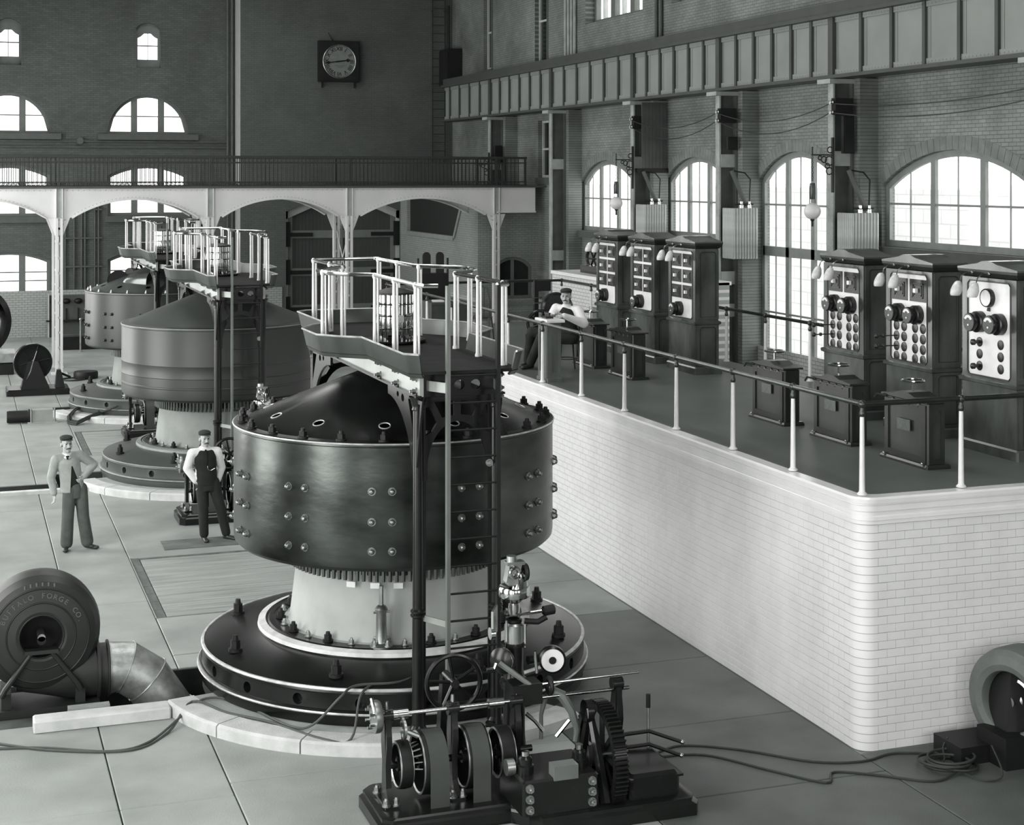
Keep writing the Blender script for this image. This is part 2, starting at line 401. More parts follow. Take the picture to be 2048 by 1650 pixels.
# ---- big boarded door
door = structure(MB().box(dx0, dx1, YC+.5, YC+.6, -.2, 5.2).build('door_1', mat('door_backing', .03)))
xm = (dx0+dx1)/2
zrails = [(4.32, 4.0), (3.55, 3.27), (2.2, 1.92), (.83, .55)]
M_board = mat('dark_green_door_board', .05, .5, 0, .4, .05, 3)
nb = 28
for i in range(nb):
    xa = dx0+.28+(dx1-dx0-.56)*i/nb; xb = dx0+.28+(dx1-dx0-.56)*(i+1)/nb
    zt = 4.2+.62*(1-max(0, abs((xa+xb)/2-xm)-.5)/1.4)
    MB().chbox(xa+.002, xb-.002, YC+.42, YC+.5, 0, min(zt, 4.86), .004).build('board', M_board, door, smooth=False)
M_rail_ = mat('grey_green_door_rail', .16, .5, 0, .4, .1, 3)
for s in (-1, 1):
    xe = xm+s*(dx1-dx0)/2
    MB().box(min(xe, xe-s*.3), max(xe, xe-s*.3), YC+.34, YC+.5, 0, 4.33).build('stile', M_rail_, door, smooth=False)
    MB().box(min(xe, xe-s*.12), max(xe, xe-s*.12), YC+.25, YC+.36, 0, 4.33).build('jamb', M_cream, door, smooth=False)
    h = [(xm+s*.55, 4.98), (xe, 4.32), (xe, 4.02), (xm+s*.6, 4.68)]
    MB().plate([(-p[0], p[1]) for p in h], [], .2, ((0, YC+.25, 0), (-1, 0, 0), (0, 0, 1))).build('head_rail', M_cream, door, smooth=False)
MB().box(xm-.62, xm+.62, YC+.25, YC+.45, 4.68, 4.98).build('head_rail', M_cream, door, smooth=False)
for zt, zb in ((3.62, 3.34), (2.25, 1.97), (.92, .64)):
    MB().box(dx0+.28, dx1-.28, YC+.37, YC+.45, zb, zt).build('rail', M_rail_, door, smooth=False)
    for s in (-1, 1):
        xe = xm+s*(dx1-dx0)/2
        a, b = xe-s*.02, xe-s*1.05
        MB().box(min(a, b), max(a, b), YC+.3, YC+.38, zb+.06, zt-.08).build('hinge_strap', M_ironmatt, door, smooth=False)
        a, b = xe+s*.06, xe-s*.2
        MB().box(min(a, b), max(a, b), YC+.2, YC+.34, zb-.3, zt+.32).build('hinge_plate', M_ironmatt, door, smooth=False)
MB().box(xm-.03, xm+.03, YC+.36, YC+.44, 0, 4.8).build('meeting_stile', M_rail_, door, smooth=False)

# ---- stair block in the corner: side wall, front wall with an arched window
SXW, SYW = 15.40, 47.05
FR_S = ((SXW, 0, 0), (0, 1, 0), (0, 0, 1))       # w = +x
slope_hole = [(48.35, 5.2), (49.55, 3.62), (55.3, 3.62), (55.3, 5.2)]
structure(MB().plate([(SYW+.255, -.6), (YC, -.6), (YC, 5.24), (SYW+.255, 5.24)], [slope_hole], .3, FR_S).build('wall_stair_side', B_side))
trim = MB(); t = .14
for a, b in (((48.35, 5.2), (49.55, 3.62)), ((49.55, 3.62), (55.3, 3.62))):
    d = Vector((b[0]-a[0], b[1]-a[1])).normalized(); nrm = Vector((d.y, -d.x))
    if nrm.y > 0: nrm = -nrm
    q = [a, b, (b[0]+nrm.x*t, b[1]+nrm.y*t), (a[0]+nrm.x*t, a[1]+nrm.y*t)]
    trim.plate(q, [], .06, ((SXW-.05, 0, 0), (0, 1, 0), (0, 0, 1)))
structure(trim.build('trim_2', mat('stair_string', .24, .55), smooth=False))
structure(MB().box(SXW+.12, SXW+.2, 48.2, 55.5, 3.4, 5.24).build('trim_3', mat('dark_stair_soffit', .012, .6)))
structure(MB().box(SXW-.02, SXW+.01, SYW, YC, 0, 1.75).build('baseboard_stair_side', B_tileY))
for z0, z1 in ((1.05, 1.3), (1.5, 1.62)):
    structure(MB().box(SXW-.03, SXW, SYW, YC, z0, z1).build('trim_4', mat('grey_tile_band', .17, .35)))
    structure(MB().box(SXW, XR, SYW-.03, SYW, z0, z1).build('trim_5', mat('grey_tile_band', .17, .35)))
FR_SF = ((0, SYW, 0), (-1, 0, 0), (0, 0, 1))
wa, wb = mirror(15.93, 17.22)
hole = arch_outline(wa, wb, 1.72, 2.72, 3.05, 10)
structure(MB().plate([(-XR, -.6), (-SXW, -.6), (-SXW, 5.24), (-XR, 5.24)], [hole], .25, FR_SF).build('wall_stair_front', B_front))
window(FR_SF, wa, wb, 1.72, 2.72, 3.05, [(wa+.1, (wa+wb)/2-.05), ((wa+wb)/2+.05, wb-.1)], [2.3], .1, .1, .06, .1, pane=M_darkglass, n=10)
structure(MB().box(SXW-.01, XR, SYW-.02, SYW+.01, 0, 1.05).build('baseboard_stair_front', B_tileX))

# ---- right wall with its arched windows and the clerestory lights
FR_R = ((XR, 0, 0), (0, 1, 0), (0, 0, 1))
big = [(39.5, 43.4, 4.0, 5.4, 6.05), (33.95, 37.45, 4.05, 5.5, 6.08), (28.95, 32.4, 1.25, 5.5, 6.14), (22.5, 27.25, 4.2, 5.42, 6.09), (16.6, 20.6, 4.2, 5.42, 6.09)]
slits = [(51.6, 52.5, 9.3, 11.9), (46.2, 47.3, 9.15, 11.9), (46.0, 47.0, 5.55, 7.35), (55.0, 55.9, 9.9, 11.9)]
cler = [(38.9, 43.0, 10.05, 12.2), (32.9, 37.1, 10.05, 12.2), (27.6, 31.8, 10.05, 12.2)]
holes = [arch_outline(a, b, v0, vs, vt, 14) for a, b, v0, vs, vt in big]
holes += [[(a, z0), (b, z0), (b, z1), (a, z1)] for a, b, z0, z1 in slits[:3]+cler]
structure(MB().plate([(-7.6, -.6), (56.2, -.6), (56.2, 14.6), (-7.6, 14.6)], holes, .3, FR_R).build('wall_right', B_right))
for i, (a, b, v0, vs, vt) in enumerate(big):
    rows = [4.95] if i != 2 else [2.5, 3.86, 4.95]
    if i >= 3: rows = [5.05]
    window(FR_R, a, b, v0, vs, vt, third(a, b, .13, .15), rows, .13, .15, .1, .07, bars=1, sill=None if i == 2 else .1, fmat=mat('grey_oak_frame', .2, .5))
structure(MB().box(XR+.1, XR+.3, 29.0, 32.35, 3.78, 4.0).build('trim_6', mat('grey_oak_frame', .2, .5)))
for a, b, z0, z1 in slits[:3]:
    WIN_N[0] += 1
    f = structure(MB().plate([(a, z0), (b, z0), (b, z1), (a, z1)], [[(a+.07, z0+.08), (b-.07, z0+.08), (b-.07, (z0+z1)/2-.03), (a+.07, (z0+z1)/2-.03)], [(a+.07, (z0+z1)/2+.03), (b-.07, (z0+z1)/2+.03), (b-.07, z1-.07), (a+.07, z1-.07)]], .08, ((XR+.14, 0, 0), (0, 1, 0), (0, 0, 1))).build('window_%d' % WIN_N[0], M_cream, smooth=False))
    MB().box(XR+.2, XR+.21, a+.05, b-.05, z0+.05, z1-.05).build('pane', M_darkglass, f, smooth=False)
    MB().box(XR-.06, XR+.14, a-.12, b+.12, z0-.2, z0).build('sill', mat('dark_stone_sill', .07, .7), f, smooth=False)
    MB().box(XR-.02, XR+.14, a-.12, a, z0, z1).build('jamb', mat('dark_stone_sill', .07, .7), f, smooth=False)
for a, b, z0, z1 in cler:
    WIN_N[0] += 1
    li = third(a, b, .12, .3)
    f = structure(MB().plate([(a, z0), (b, z0), (b, z1), (a, z1)], [[(p, z0+.12), (q, z0+.12), (q, z1-.1), (p, z1-.1)] for p, q in li], .16, ((XR+.3, 0, 0), (0, 1, 0), (0, 0, 1))).build('window_%d' % WIN_N[0], M_frame, smooth=False))
    for p, q in li:
        MB().box(XR+.36, XR+.37, p-.02, q+.02, z0+.1, z1-.08).build('pane', M_glass, f, smooth=False)
        MB().box(XR+.3, XR+.44, (p+q)/2-.02, (p+q)/2+.02, z0+.1, z1-.08).build('glazing_bar', M_cream, f, smooth=False)
        MB().box(XR+.3, XR+.44, p, q, (z0+z1)/2-.02, (z0+z1)/2+.02).build('glazing_bar', M_cream, f, smooth=False)
structure(MB().box(XR-.02, XR+.01, -7.5, 47, 0, 1.7).build('baseboard_right', B_tileY))
for z0, z1 in ((1.95, 2.2), (2.45, 2.6)):
    structure(MB().box(XR-.03, XR+.005, 32.5, 47, z0, z1).build('trim_7', mat('grey_tile_band', .17, .35)))
M_vous = mat('arch_brick', .175, .7, 0, .3, .2, 4)
wr = bpy.data.objects['wall_right']
for a, b, v0, vs, vt in big[:4]:
    W_ = (b-a)/2; h_ = vt-vs; R_ = (W_*W_+h_*h_)/(2*h_); cz = vt-R_; cyy = (a+b)/2; A = math.asin(min(1, W_/R_))
    n = 26
    for i in range(n):
        q0, q1 = -A+2*A*i/n+.0015, -A+2*A*(i+1)/n-.0015
        MB().plate([(cyy+R_*sin(q0), cz+R_*cos(q0)), (cyy+(R_+.26)*sin(q0), cz+(R_+.26)*cos(q0)), (cyy+(R_+.26)*sin(q1), cz+(R_+.26)*cos(q1)), (cyy+R_*sin(q1), cz+R_*cos(q1))], [], .03, ((XR-.006, 0, 0), (0, 1, 0), (0, 0, 1))).build('brick', M_vous, wr, smooth=False)
# ---- left wall with tall windows, wall behind the camera, roof with openings for the added lights (outside the frame)
FR_LW = ((XL, 0, 0), (0, -1, 0), (0, 0, 1))      # w = -x
holes = [[(-y-1.8, .6), (-y+1.8, .6), (-y+1.8, 8.8), (-y-1.8, 8.8)] for y in LEFT_WIN]
structure(MB().plate([(-57.7, -.6), (7.6, -.6), (7.6, 14.6), (-57.7, 14.6)], holes, .5, FR_LW).build('wall_left', B_far))
FR_BK = ((0, -7.5, 0), (1, 0, 0), (0, 0, 1))     # w = -y
structure(MB().plate([(XL-.5, -.6), (XR+.5, -.6), (XR+.5, 14.6), (XL-.5, 14.6)], [[(x-1.6, 4.1), (x+1.6, 4.1), (x+1.6, 8.7), (x-1.6, 8.7)] for x in (3.0, 11.0)], .5, FR_BK).build('wall_behind', B_far))
holes = [[(4.5, y-4), (7.5, y-4), (7.5, y+4), (4.5, y+4)] for y in (6, 20, 34, 48)]
structure(MB().plate([(XL-.5, -8), (XR+.5, -8), (XR+.5, 57.8), (XL-.5, 57.8)], holes, .3, ((0, 0, 14.5), (1, 0, 0), (0, 1, 0))).build('ceiling', mat('dark_roof_boards', .09, .8)))
# ground and a pale stone house outside the right-hand windows
structure(MB().box(17.9, 120, -40, 110, -.8, -.5).build('ground', mat('pale_ground', .75, .9)))
B_out = brick_mat('outside_stone', .9, .84, .7, 1, .9, .42, .02, .9, .06, .2)
structure(MB().box(27, 40, 36, 70, -.5, 5.2).build('wall_outside', B_out))
# ================================================================ gallery across the far end
YG = 46.34; GXL, GXR = -3.4, 16.5
CX = [2.71, 6.95, 11.10, 15.76]
M_girder = mat('white_painted_girder', .62, .5, 0, .4, .06, 1.2)
gal = thing('gallery', 'white arched iron gallery with black balustrade crossing the far end of the hall', 'gallery', (9, YG, 0))
def gl(p): return (p[0]-9, p[1], p[2])
spans = [(-1.5, CX[0]), (CX[0], CX[1]), (CX[1], CX[2]), (CX[2], CX[3])]
FRG = ((-9, 0, 0), (1, 0, 0), (0, 0, 1))           # w = -y
M_soffit = mat('gallery_soffit', .3, .6)  # even grey for the underside of the gallery
for (xa, xb) in spans:
    a, b = xa+.36, xb-.36
    hw_ = (b-a)/2; rr_ = (hw_*hw_+.52*.52)/(2*.52); ph_ = math.asin(hw_/rr_)
    def apt(t, lift=0): q = ph_-2*ph_*t; return ((a+b)/2+(rr_-lift)*0+(rr_+lift)*sin(q), 4.94-rr_+(rr_+lift)*cos(q))
    bot = [(xb, 4.42)]+[apt(i/22) for i in range(23)]+[(xa, 4.42)]
    outl = bot+[(xa, 5.24), (xb, 5.24)]
    for nm, yy in (('girder_web', .0), ('rear_girder_web', 1.75)):
        MB().plate(outl, [], .03, ((-9, yy, 0), (1, 0, 0), (0, 0, 1))).build(nm, M_girder, gal, smooth=False)
    sof = MB(); pts = [apt(i/22) for i in range(23)]
    for yy in (0, 1.75):
        sof.loft([[(p[0]-9, yy-.1, p[1]), (p[0]-9, yy+.1, p[1]), (p[0]-9, yy+.1, p[1]-.03), (p[0]-9, yy-.1, p[1]-.03)] for p in pts], True, True)
    sof.build('arch_flange', M_girder, gal, ang=20)
MB().box(CX[3]-9, GXR-9+.55, -.03, .0, 4.5, 5.24).build('girder_web', M_girder, gal, smooth=False)
MB().box(CX[3]-9, GXR-9+.55, -.1, .1, 4.46, 4.5).build('arch_flange', M_girder, gal, smooth=False)
for x in CX:
    MB().box(x-9-.09, x-9+.09, -.06, -.03, 4.42, 5.24).build('stiffener', mat('grey_stiffener', .34, .5), gal, smooth=False)
    for s in (-1, 1): MB().box(x-9+s*.085-.012, x-9+s*.085+.012, -.1, -.03, 4.42, 5.24).build('stiffener', M_girder, gal, smooth=False)
MB().box(GXL-9, GXR-9+.9, -.12, 1.9, 5.24, 5.3).build('deck', mat('gallery_deck', .06, .6), gal, smooth=False)
MB().box(-1.5-9, GXR-9, .05, 1.7, 5.1, 5.14).build('soffit', M_soffit, gal, smooth=False)
riv = MB()
def rivet(m, c, r, axis):
    u, v, d = frame_from_dir(axis); c = Vector(c)
    m.add([c+u*r, c+v*r, c-u*r, c-v*r, c+d*r*.7], [(0,1,4),(1,2,4),(2,3,4),(3,0,4)])
for (xa, xb) in spans:
    a, b = xa+.36, xb-.36
    hw_ = (b-a)/2; rr_ = (hw_*hw_+.52*.52)/(2*.52); ph_ = math.asin(hw_/rr_)
    for i in range(1, 34):
        q = ph_-2*ph_*i/34; rivet(riv, ((a+b)/2+(rr_+.05)*sin(q)-9, -.03, 4.94-rr_+(rr_+.05)*cos(q)), .016, (0, -1, 0))
    for i in range(28): rivet(riv, (xa+(xb-xa)*(i+.5)/28-9, -.03, 5.19), .016, (0, -1, 0))
for x in CX:
    for s in (-.06, .06):
        for k in range(8): rivet(riv, (x-9+s, -.06, 4.47+k*.1), .017, (0, -1, 0))
    for k in range(12): rivet(riv, (x-9+random.uniform(-.22, .22)*(1-(k//4)*.3), -.05, 4.36-.12*(k//4)), .017, (0, -1, 0))
stuff(riv.build('rivets', mat('grey_stiffener', .34, .5), gal, smooth=False))
for k, x in enumerate(CX):
    for yy in ((0, 1.7) if k < 3 else (0,)):
        g = [(x-.30, 4.42), (x-.11, 3.92), (x+.11, 3.92), (x+.30, 4.42)]
        MB().plate(g, [], .04, ((-9, yy+.02, 0), (1, 0, 0), (0, 0, 1))).build('gusset', M_girder, gal, smooth=False)
        c = MB()
        for s in (-1, 1):
            c.box(x-9+s*.065-.035, x-9+s*.065+.035, yy-.08, yy+.08, .03, 4.4)
        for z in [.3+.42*i for i in range(10)]: c.box(x-9-.05, x-9+.05, yy-.02, yy+.02, z, z+.06)
        col = c.build('column', M_girder, gal, smooth=False)
        MB().box(x-9-.22, x-9+.22, yy-.22, yy+.22, 0, .04).build('base_plate', M_girder, col, smooth=False)
    if k < 3:
        for z0, z1 in ((3.9, 2.3), (2.3, 3.9)): MB().cyl((x-9, .08, z0), (x-9, 1.62, z1), .018, n=6).build('tie_rod', M_girder, gal)
# balustrade
M_bal = mat('black_balustrade', .028, .5, 0, .4, .2, 4)
for yy in (-.06, 1.84):
    for z, r, nm in ((6.16, .035, 'handrail'), (6.0, .016, 'rail'), (5.42, .016, 'rail'), (5.31, .02, 'rail')):
        MB().box(GXL-9, GXR-9+.25, yy-r, yy+r, z-r, z+r).build(nm, M_bal, gal, smooth=False)
b0 = MB().box(-.011, .011, -.011, .011, 5.3, 6.14)
b0.torus((0, 0, 5.365), .042, .008, (0, 1, 0), 10, 4)
bme = b0.mesh('baluster', M_bal, False)
xs = [-1.5+.124*i for i in range(146)]
for yy in (-.06, 1.84):
    for x in xs: link('baluster', bme, gal, (x-9, yy, 0))
for x in CX+[16.7]:
    for yy in (-.06, 1.84): MB().box(x-9-.03, x-9+.03, yy-.03, yy+.03, 5.3, 6.2).build('newel', M_bal, gal, smooth=False)

# ================================================================ crane girder on the right wall
M_crane = mat('grey_green_girder_web', .21, .5, 0, .45, .12, .8)
M_craned = mat('dark_shaded_girder_rib', .05, .55, 0, .4, .15, 2)  # shade of the rib faces put into the colour; also flanges and rail
GXF = 16.55
cr = thing('crane_girder', 'long riveted plate girder with panel stiffeners running along the right wall', 'girder', (GXF, 30, 0))
ys0, ys1 = 6, 54.6
PIL = [49.4, 43.7, 37.7, 32.8, 27.8, 21.4]
MB().box(.1, .13, ys0-30, ys1-30, 7.6, 8.8).build('web', M_crane, cr, smooth=False)
MB().box(-.1, .5, ys0-30, ys1-30, 7.55, 7.62).build('bottom_flange', M_craned, cr, smooth=False)
MB().box(-.1, .5, ys0-30, ys1-30, 8.78, 8.86).build('top_flange', M_craned, cr, smooth=False)
MB().box(.0, .3, ys0-30, ys1-30, 8.86, 9.08).build('crane_rail', M_craned, cr, smooth=False)
MB().box(.06, .1, ys0-30, ys1-30, 7.62, 7.74).build('flange_angle', M_crane, cr, smooth=False)
MB().box(.06, .1, ys0-30, ys1-30, 8.68, 8.78).build('flange_angle', M_crane, cr, smooth=False)
edges = []
pp = [56.2]+PIL+[14.8, 8.0]
for a, b in zip(pp[:-1], pp[1:]):
    n = 6; edges += [a-(a-b)*i/n for i in range(n)]
rv = MB()
for i, y in enumerate(edges):
    if y > ys1 or y < ys0: continue
    big_ = any(abs(y-p) < .01 for p in pp)
    MB().box(.0 if big_ else .03, .1, y-30-(.09 if big_ else .045), y-30+(.09 if big_ else .045), 7.62, 8.78).build('stiffener', M_craned, cr, smooth=False)
    MB().box(.09, .1, y-30-.14, y-30+.14, 7.7, 8.7).build('splice_plate', M_crane, cr, smooth=False)
    for k in range(14): rivet(rv, (.09, y-30+.1, 7.74+.07*k), .02, (-1, 0, 0))
y = ys0
while y < ys1:
    rivet(rv, (.06, y-30, 7.68), .018, (-1, 0, 0)); rivet(rv, (.06, y-30, 8.73), .018, (-1, 0, 0)); y += .11
stuff(rv.build('rivets', M_crane, cr, smooth=False))
# steel columns on brick piers
M_coll = mat('grey_steel_column', .3, .5, 0, .4, .2, 3)
M_cold = mat('dark_steel_column', .07, .55, 0, .4, .2, 3)
for k, y in enumerate(PIL):
    structure(MB().box(16.98, XR, y-.42, y+.42, 0, 7.55).build('trim_8', B_right, smooth=False))
    nth = ['fifth', 'fourth', 'third', 'second', 'first', 'nearest'][k]
    c = thing('steel_column', ['steel wall column behind the gallery balustrade near the far corner', 'steel wall column where the gallery meets the right wall', 'steel wall column left of the second arched window with a dark box round its head', 'steel wall column between the second and the tall arched window', 'steel wall column between the tall window and the widest arched window', 'steel wall column just beyond the right edge of the view'][k], 'column', (16.6, y, 0), 0, 'steel columns under the crane girder')
    MB().box(-.04, 0, -.1, .1, 0, 7.55).build('front_flange', M_coll, c, smooth=False)
    MB().box(0, .34, -.015, .015, 0, 7.55).build('web', M_cold, c, smooth=False)
    MB().box(.34, .38, -.2, .2, 0, 7.55).build('rear_flange', M_cold, c, smooth=False)
    for z in (2.35, 3.1, 5.8): MB().box(-.0, .34, -.12, -.1, z, z+.3).build('batten_plate', M_coll, c, smooth=False)
    MB().box(-.2, .38, -.25, .25, 7.45, 7.54).build('cap_plate', M_coll, c, smooth=False)
    r_ = MB()
    for i in range(60):
        for s in (-.07, .07): rivet(r_, (-.04, s, .1+i*.124), .016, (-1, 0, 0))
    stuff(r_.build('rivets', M_coll, c, smooth=False))
MB_ = MB().box(-.12, .7, -.36, .36, 5.72, 7.5); 
bx = thing('boarded_box', 'dark boarded casing round the column head left of the second arched window', 'casing', (16.66, 37.7, 0))
for i in range(7): MB().box(-.02+.1*i, .075+.1*i, -.46, -.43, 5.8, 7.5).build('board', M_cold, bx, smooth=False)
MB().box(-.04, .72, -.47, -.2, 5.68, 5.8).build('ledge', M_ironmatt, bx, smooth=False)

# ================================================================ white brick switchboard platform
plat = thing('switchboard_platform', 'raised white glazed brick platform with rounded corner carrying the switchboards', 'platform', (PX, PY, 0))
M_deck = mat('dark_deck_boards', .10, .45, 0, .4, .15, 1.0, .08, 30)
def rrect(x0, x1, y0, y1, r, n=6):        # footprint with only the near-left corner rounded (local coords)
    return [(x0+r-r*cos(pi/2*i/n), y0+r-r*sin(pi/2*i/n)) for i in range(n+1)]+[(x1, y0), (x1, y1), (x0, y1)]
LX, LY, RC = PXR-PX, PYF-PY, .16
def ringz(off, z): return [(x, y, z) for x, y in rrect(-off, LX, -off, LY, RC+max(off, 0))]
MB().loft([ringz(-.006, 0), ringz(-.006, PZ-.2)]).build('mortar_core', M_mortar, plat, smooth=False)
prof = [(0, PZ-.275), (.012, PZ-.27), (.012, PZ-.235), (.022, PZ-.23), (.022, PZ-.195), (.01, PZ-.185), (.01, PZ-.15), (.03, PZ-.14), (.032, PZ-.085), (.022, PZ-.08), (.022, PZ-.07), (.05, PZ-.062), (.055, PZ-.02), (.04, PZ)]
MB().loft([ringz(o, z) for o, z in prof]).build('coping', M_glazed, plat, ang=25)
MB().loft([[(x, y, PZ-.05) for x, y in rrect(.1, LX, .1, LY, RC)], [(x, y, PZ+.004) for x, y in rrect(.1, LX, .1, LY, RC)]]).build('deck', M_deck, plat, smooth=False)
BH, BL, G = .0815, .2, .0022
nc = int((PZ-.275)/BH)+1; z0b = PZ-.275
bricks_rest = MB(); nb_ = 0
def brick_shape(m, a, b, z, face):        # a..b along the wall from the corner, bevelled face
    t = .012; c = .0022; zz0, zz1 = z+G, z+BH-G; a += G; b -= G
    if face == 'front': P = lambda s, d, q: (s, -d, q)
    else: P = lambda s, d, q: (-d, s, q)
    vs = [P(a, -t, zz0), P(b, -t, zz0), P(b, -t, zz1), P(a, -t, zz1), P(a, -c*.5, zz0), P(b, -c*.5, zz0), P(b, -c*.5, zz1), P(a, -c*.5, zz1),
          P(a+c, 0, zz0+c), P(b-c, 0, zz0+c), P(b-c, 0, zz1-c), P(a+c, 0, zz1-c)]
    fs = [(0,1,5,4),(1,2,6,5),(2,3,7,6),(3,0,4,7),(4,5,9,8),(5,6,10,9),(6,7,11,10),(7,4,8,11),(8,9,10,11)]
    if face != 'front': fs = [tuple(reversed(f)) for f in fs]
    m.add(vs, fs)
def corner_brick(m, z, la, lb):
    zz0, zz1 = z+G, max(z+G+.01, z+BH-G)
    path = [(lb-G, 0)]+[(RC-RC*sin(pi/2*i/6)*1.0, RC-RC*cos(pi/2*i/6)) for i in range(7)]+[(0, la-G)]
    path = [(lb-G, 0)]+[(RC-RC*sin(t), RC-RC*cos(t)) for t in [pi/2*i/6 for i in range(7)]]+[(0, la-G)]
    rings = [[(x, y, zz0) for x, y in path], [(x, y, zz0+.003) for x, y in path], [(x, y, zz1) for x, y in path]]
    m.loft([[(x, y, zz1) for x, y in path], [(x, y, zz0) for x, y in path]], closed=False, caps=False)
cands = []
for k in range(nc):
    z = z0b-(k+1)*BH
    if z < -BH*.9: break
    la, lb = (.3, .2) if k % 2 == 0 else (.2, .3)
    cands.append((0, 'corner', k, z, la, lb))
    s = lb
    while s < LX-.05: cands.append((abs(s)*.8+.3 if s < 1.9 else 99, 'front', k, z, s, min(s+BL, LX))); s += BL
    s = la
    while s < LY-.05: cands.append((s*2.2+.5, 'side', k, z, s, min(s+BL, LY))); s += BL
cands.sort(key=lambda c: c[0])
for i, (_, kind, k, z, a, b) in enumerate(cands):
    m = MB() if i < 298 else bricks_rest
    if kind == 'corner': corner_brick(m, z, a, b)
    else: brick_shape(m, a, b, z, kind)
    if i < 298: m.build('brick', M_glazed, plat, smooth=(kind == 'corner'), ang=60)
stuff(bricks_rest.build('bricks', M_glazed, plat, smooth=False))

# railing round the platform
M_post = mat('white_railing_post', .7, .35, 0, .5, .05, 5)
rail = thing('platform_railing', 'thin dark rail on white posts round the white brick platform', 'railing', (PX+.08, PY+.1, PZ+.006))
po = MB().lathe([(0, 0), (.05, 0), (.05, .012), (.032, .03), (.029, .05), (.022, .74), (.02, .77)], 12)
pome = po.mesh('post', M_post)
ca = MB().lathe([(.02, .76), (.03, .78), (.03, .80), (.022, .82), (.02, .85)], 12); ca.sphere((0, 0, .885), .042, 12, 8)
came = ca.mesh('post_cap', M_ironmatt if False else mat('dark_bronze_fitting', .06, .3, .6, .5, .2, 6))
RX, RYF, RYB = PXR-.06-PX-.08, 0, PYF-.12-PY-.1
posts = [(0, y) for y in (0, 1.35, 2.72, 4.22, 5.82, 7.35, 8.92, 10.5, 12.05, 13.6, 15.15, 16.7, RYB)]
posts += [(x, 0) for x in (1.14, 2.3, 3.4)]+[(1.3, RYB), (2.6, RYB), (RX, RYB)]
posts += [(RX, y) for y in (16.4, 14.7, 13.0, 11.4, 10.4, 9.05, 7.65, 6.2, 4.8, 3.4, 2.0)]
for p in posts:
    o = link('post', pome, rail, (p[0], p[1], .0)); link('post_cap', came, o)
M_rail = mat('dark_polished_rail', .08, .25, .8, .5, .2, 5)
for a, b in (((0, 0), (0, RYB)), ((0, 0), (RX, 0)), ((0, RYB), (RX, RYB)), ((RX, RYB), (RX, 1.0))):
    MB().cyl((a[0], a[1], .885), (b[0], b[1], .885), .027, n=10).build('handrail', M_rail, rail)
# ================================================================ generators
M_g2 = mat('dark_grey_enamel', .026, .4, .05, .5, .12, 1.5)
M_g2base = mat('grey_enamel_base', .06, .42, 0, .5, .12, 2)
M_rimw = mat('white_painted_edge', .62, .5, 0, .4, .2, 7)
M_rimg = mat('grey_glint_edge', .22, .5, 0, .4, .15, 7)
M_rubglint = mat('rubbed_glint_edge', .5, .35, .4, .5, .3, 9)  # rubbed gutter lips, plus rim highlights and lit hole edges put into colour
bolt_big = hexbolt(.055, .15); bolt_mid = hexbolt(.042, .09); bolt_sm = hexbolt(.028, .06)
def disc_bolt():
    m = MB(); m.cyl((0,0,0), (0,0,.012), .043, n=12); m.cyl((0,0,.012), (0,0,.03), .035, n=6)
    m.lathe([(.03, .03), (.028, .045), (.018, .056), (0, .06)], 10); return m
me_bb = bolt_big.mesh('nut', M_ironmatt); me_bm = bolt_mid.mesh('nut', M_ironmatt); me_bs = bolt_sm.mesh('nut', M_steeldull)
me_db = disc_bolt().mesh('bolt', mat('bright_bolt_head', .22, .25, .7, .5, .2, 8)); me_db2 = disc_bolt().mesh('bolt', M_g2)
def place(name, me, parent, loc, axis=None):
    o = bpy.data.objects.new(name, me); COL.objects.link(o); o.parent = parent; o.location = loc
    if axis is not None: o.rotation_euler = Vector((0,0,1)).rotation_difference(Vector(axis)).to_euler()
    return o
PH = radians(-105.1)                      # direction from a generator to the camera
def boolean_cut(me, cutters, name, m):
    a = bpy.data.objects.new('tmp', me); b = bpy.data.objects.new('tmp2', cutters.mesh('c', None, False)); COL.objects.link(a); COL.objects.link(b)
    md = a.modifiers.new('b', 'BOOLEAN'); md.operation = 'DIFFERENCE'; md.object = b; md.solver = 'EXACT'
    dg = bpy.context.evaluated_depsgraph_get(); r = bpy.data.meshes.new_from_object(a.evaluated_get(dg)); r.name = name
    bpy.data.objects.remove(a); bpy.data.objects.remove(b)
    r.materials.clear(); r.materials.append(m); r.shade_smooth(); r.set_sharp_from_angle(angle=radians(35)); return r
# plinth
def make_plinth(y, label):
    t = thing('stone_plinth', label, 'plinth', (GX, y, 0), 0, 'round plinths under the generators')
    a0, a1 = radians(191.5), radians(300)
    n = 5
    for k in range(n):
        b0, b1 = a0+(a1-a0)*k/n+.003, a0+(a1-a0)*(k+1)/n-.003
        rings = []
        for i in range(7):
            a = b0+(b1-b0)*i/6
            rings.append([(r*cos(a), r*sin(a), z) for r, z in ((2.36, 0), (2.36, .13), (2.63, .13), (2.66, .11), (2.66, 0))])
        MB().loft(rings).build('kerb_stone', M_stone, t, ang=30)
    rings = [[(r*cos(a0+(a1-a0)*i/60), r*sin(a0+(a1-a0)*i/60), z) for r, z in ((2.135, .0), (2.135, .118), (2.358, .118), (2.358, 0))] for i in range(61)]
    MB().lathe([(0, 0), (2.13, 0), (2.13, .119), (0, .119)], 64).build('foundation', M_pitw, t)
    MB().loft(rings).build('bed', mat('grey_plinth_bed', .34, .7, 0, .3, .15, 4, .2, 40), t, ang=30)
    return t
labs = ['pale round stone plinth under the black front generator', 'pale round stone plinth under the middle generator beside the standing men', 'pale round stone plinth under the farthest generator']
for y, l in zip(GY, labs): make_plinth(y, l)

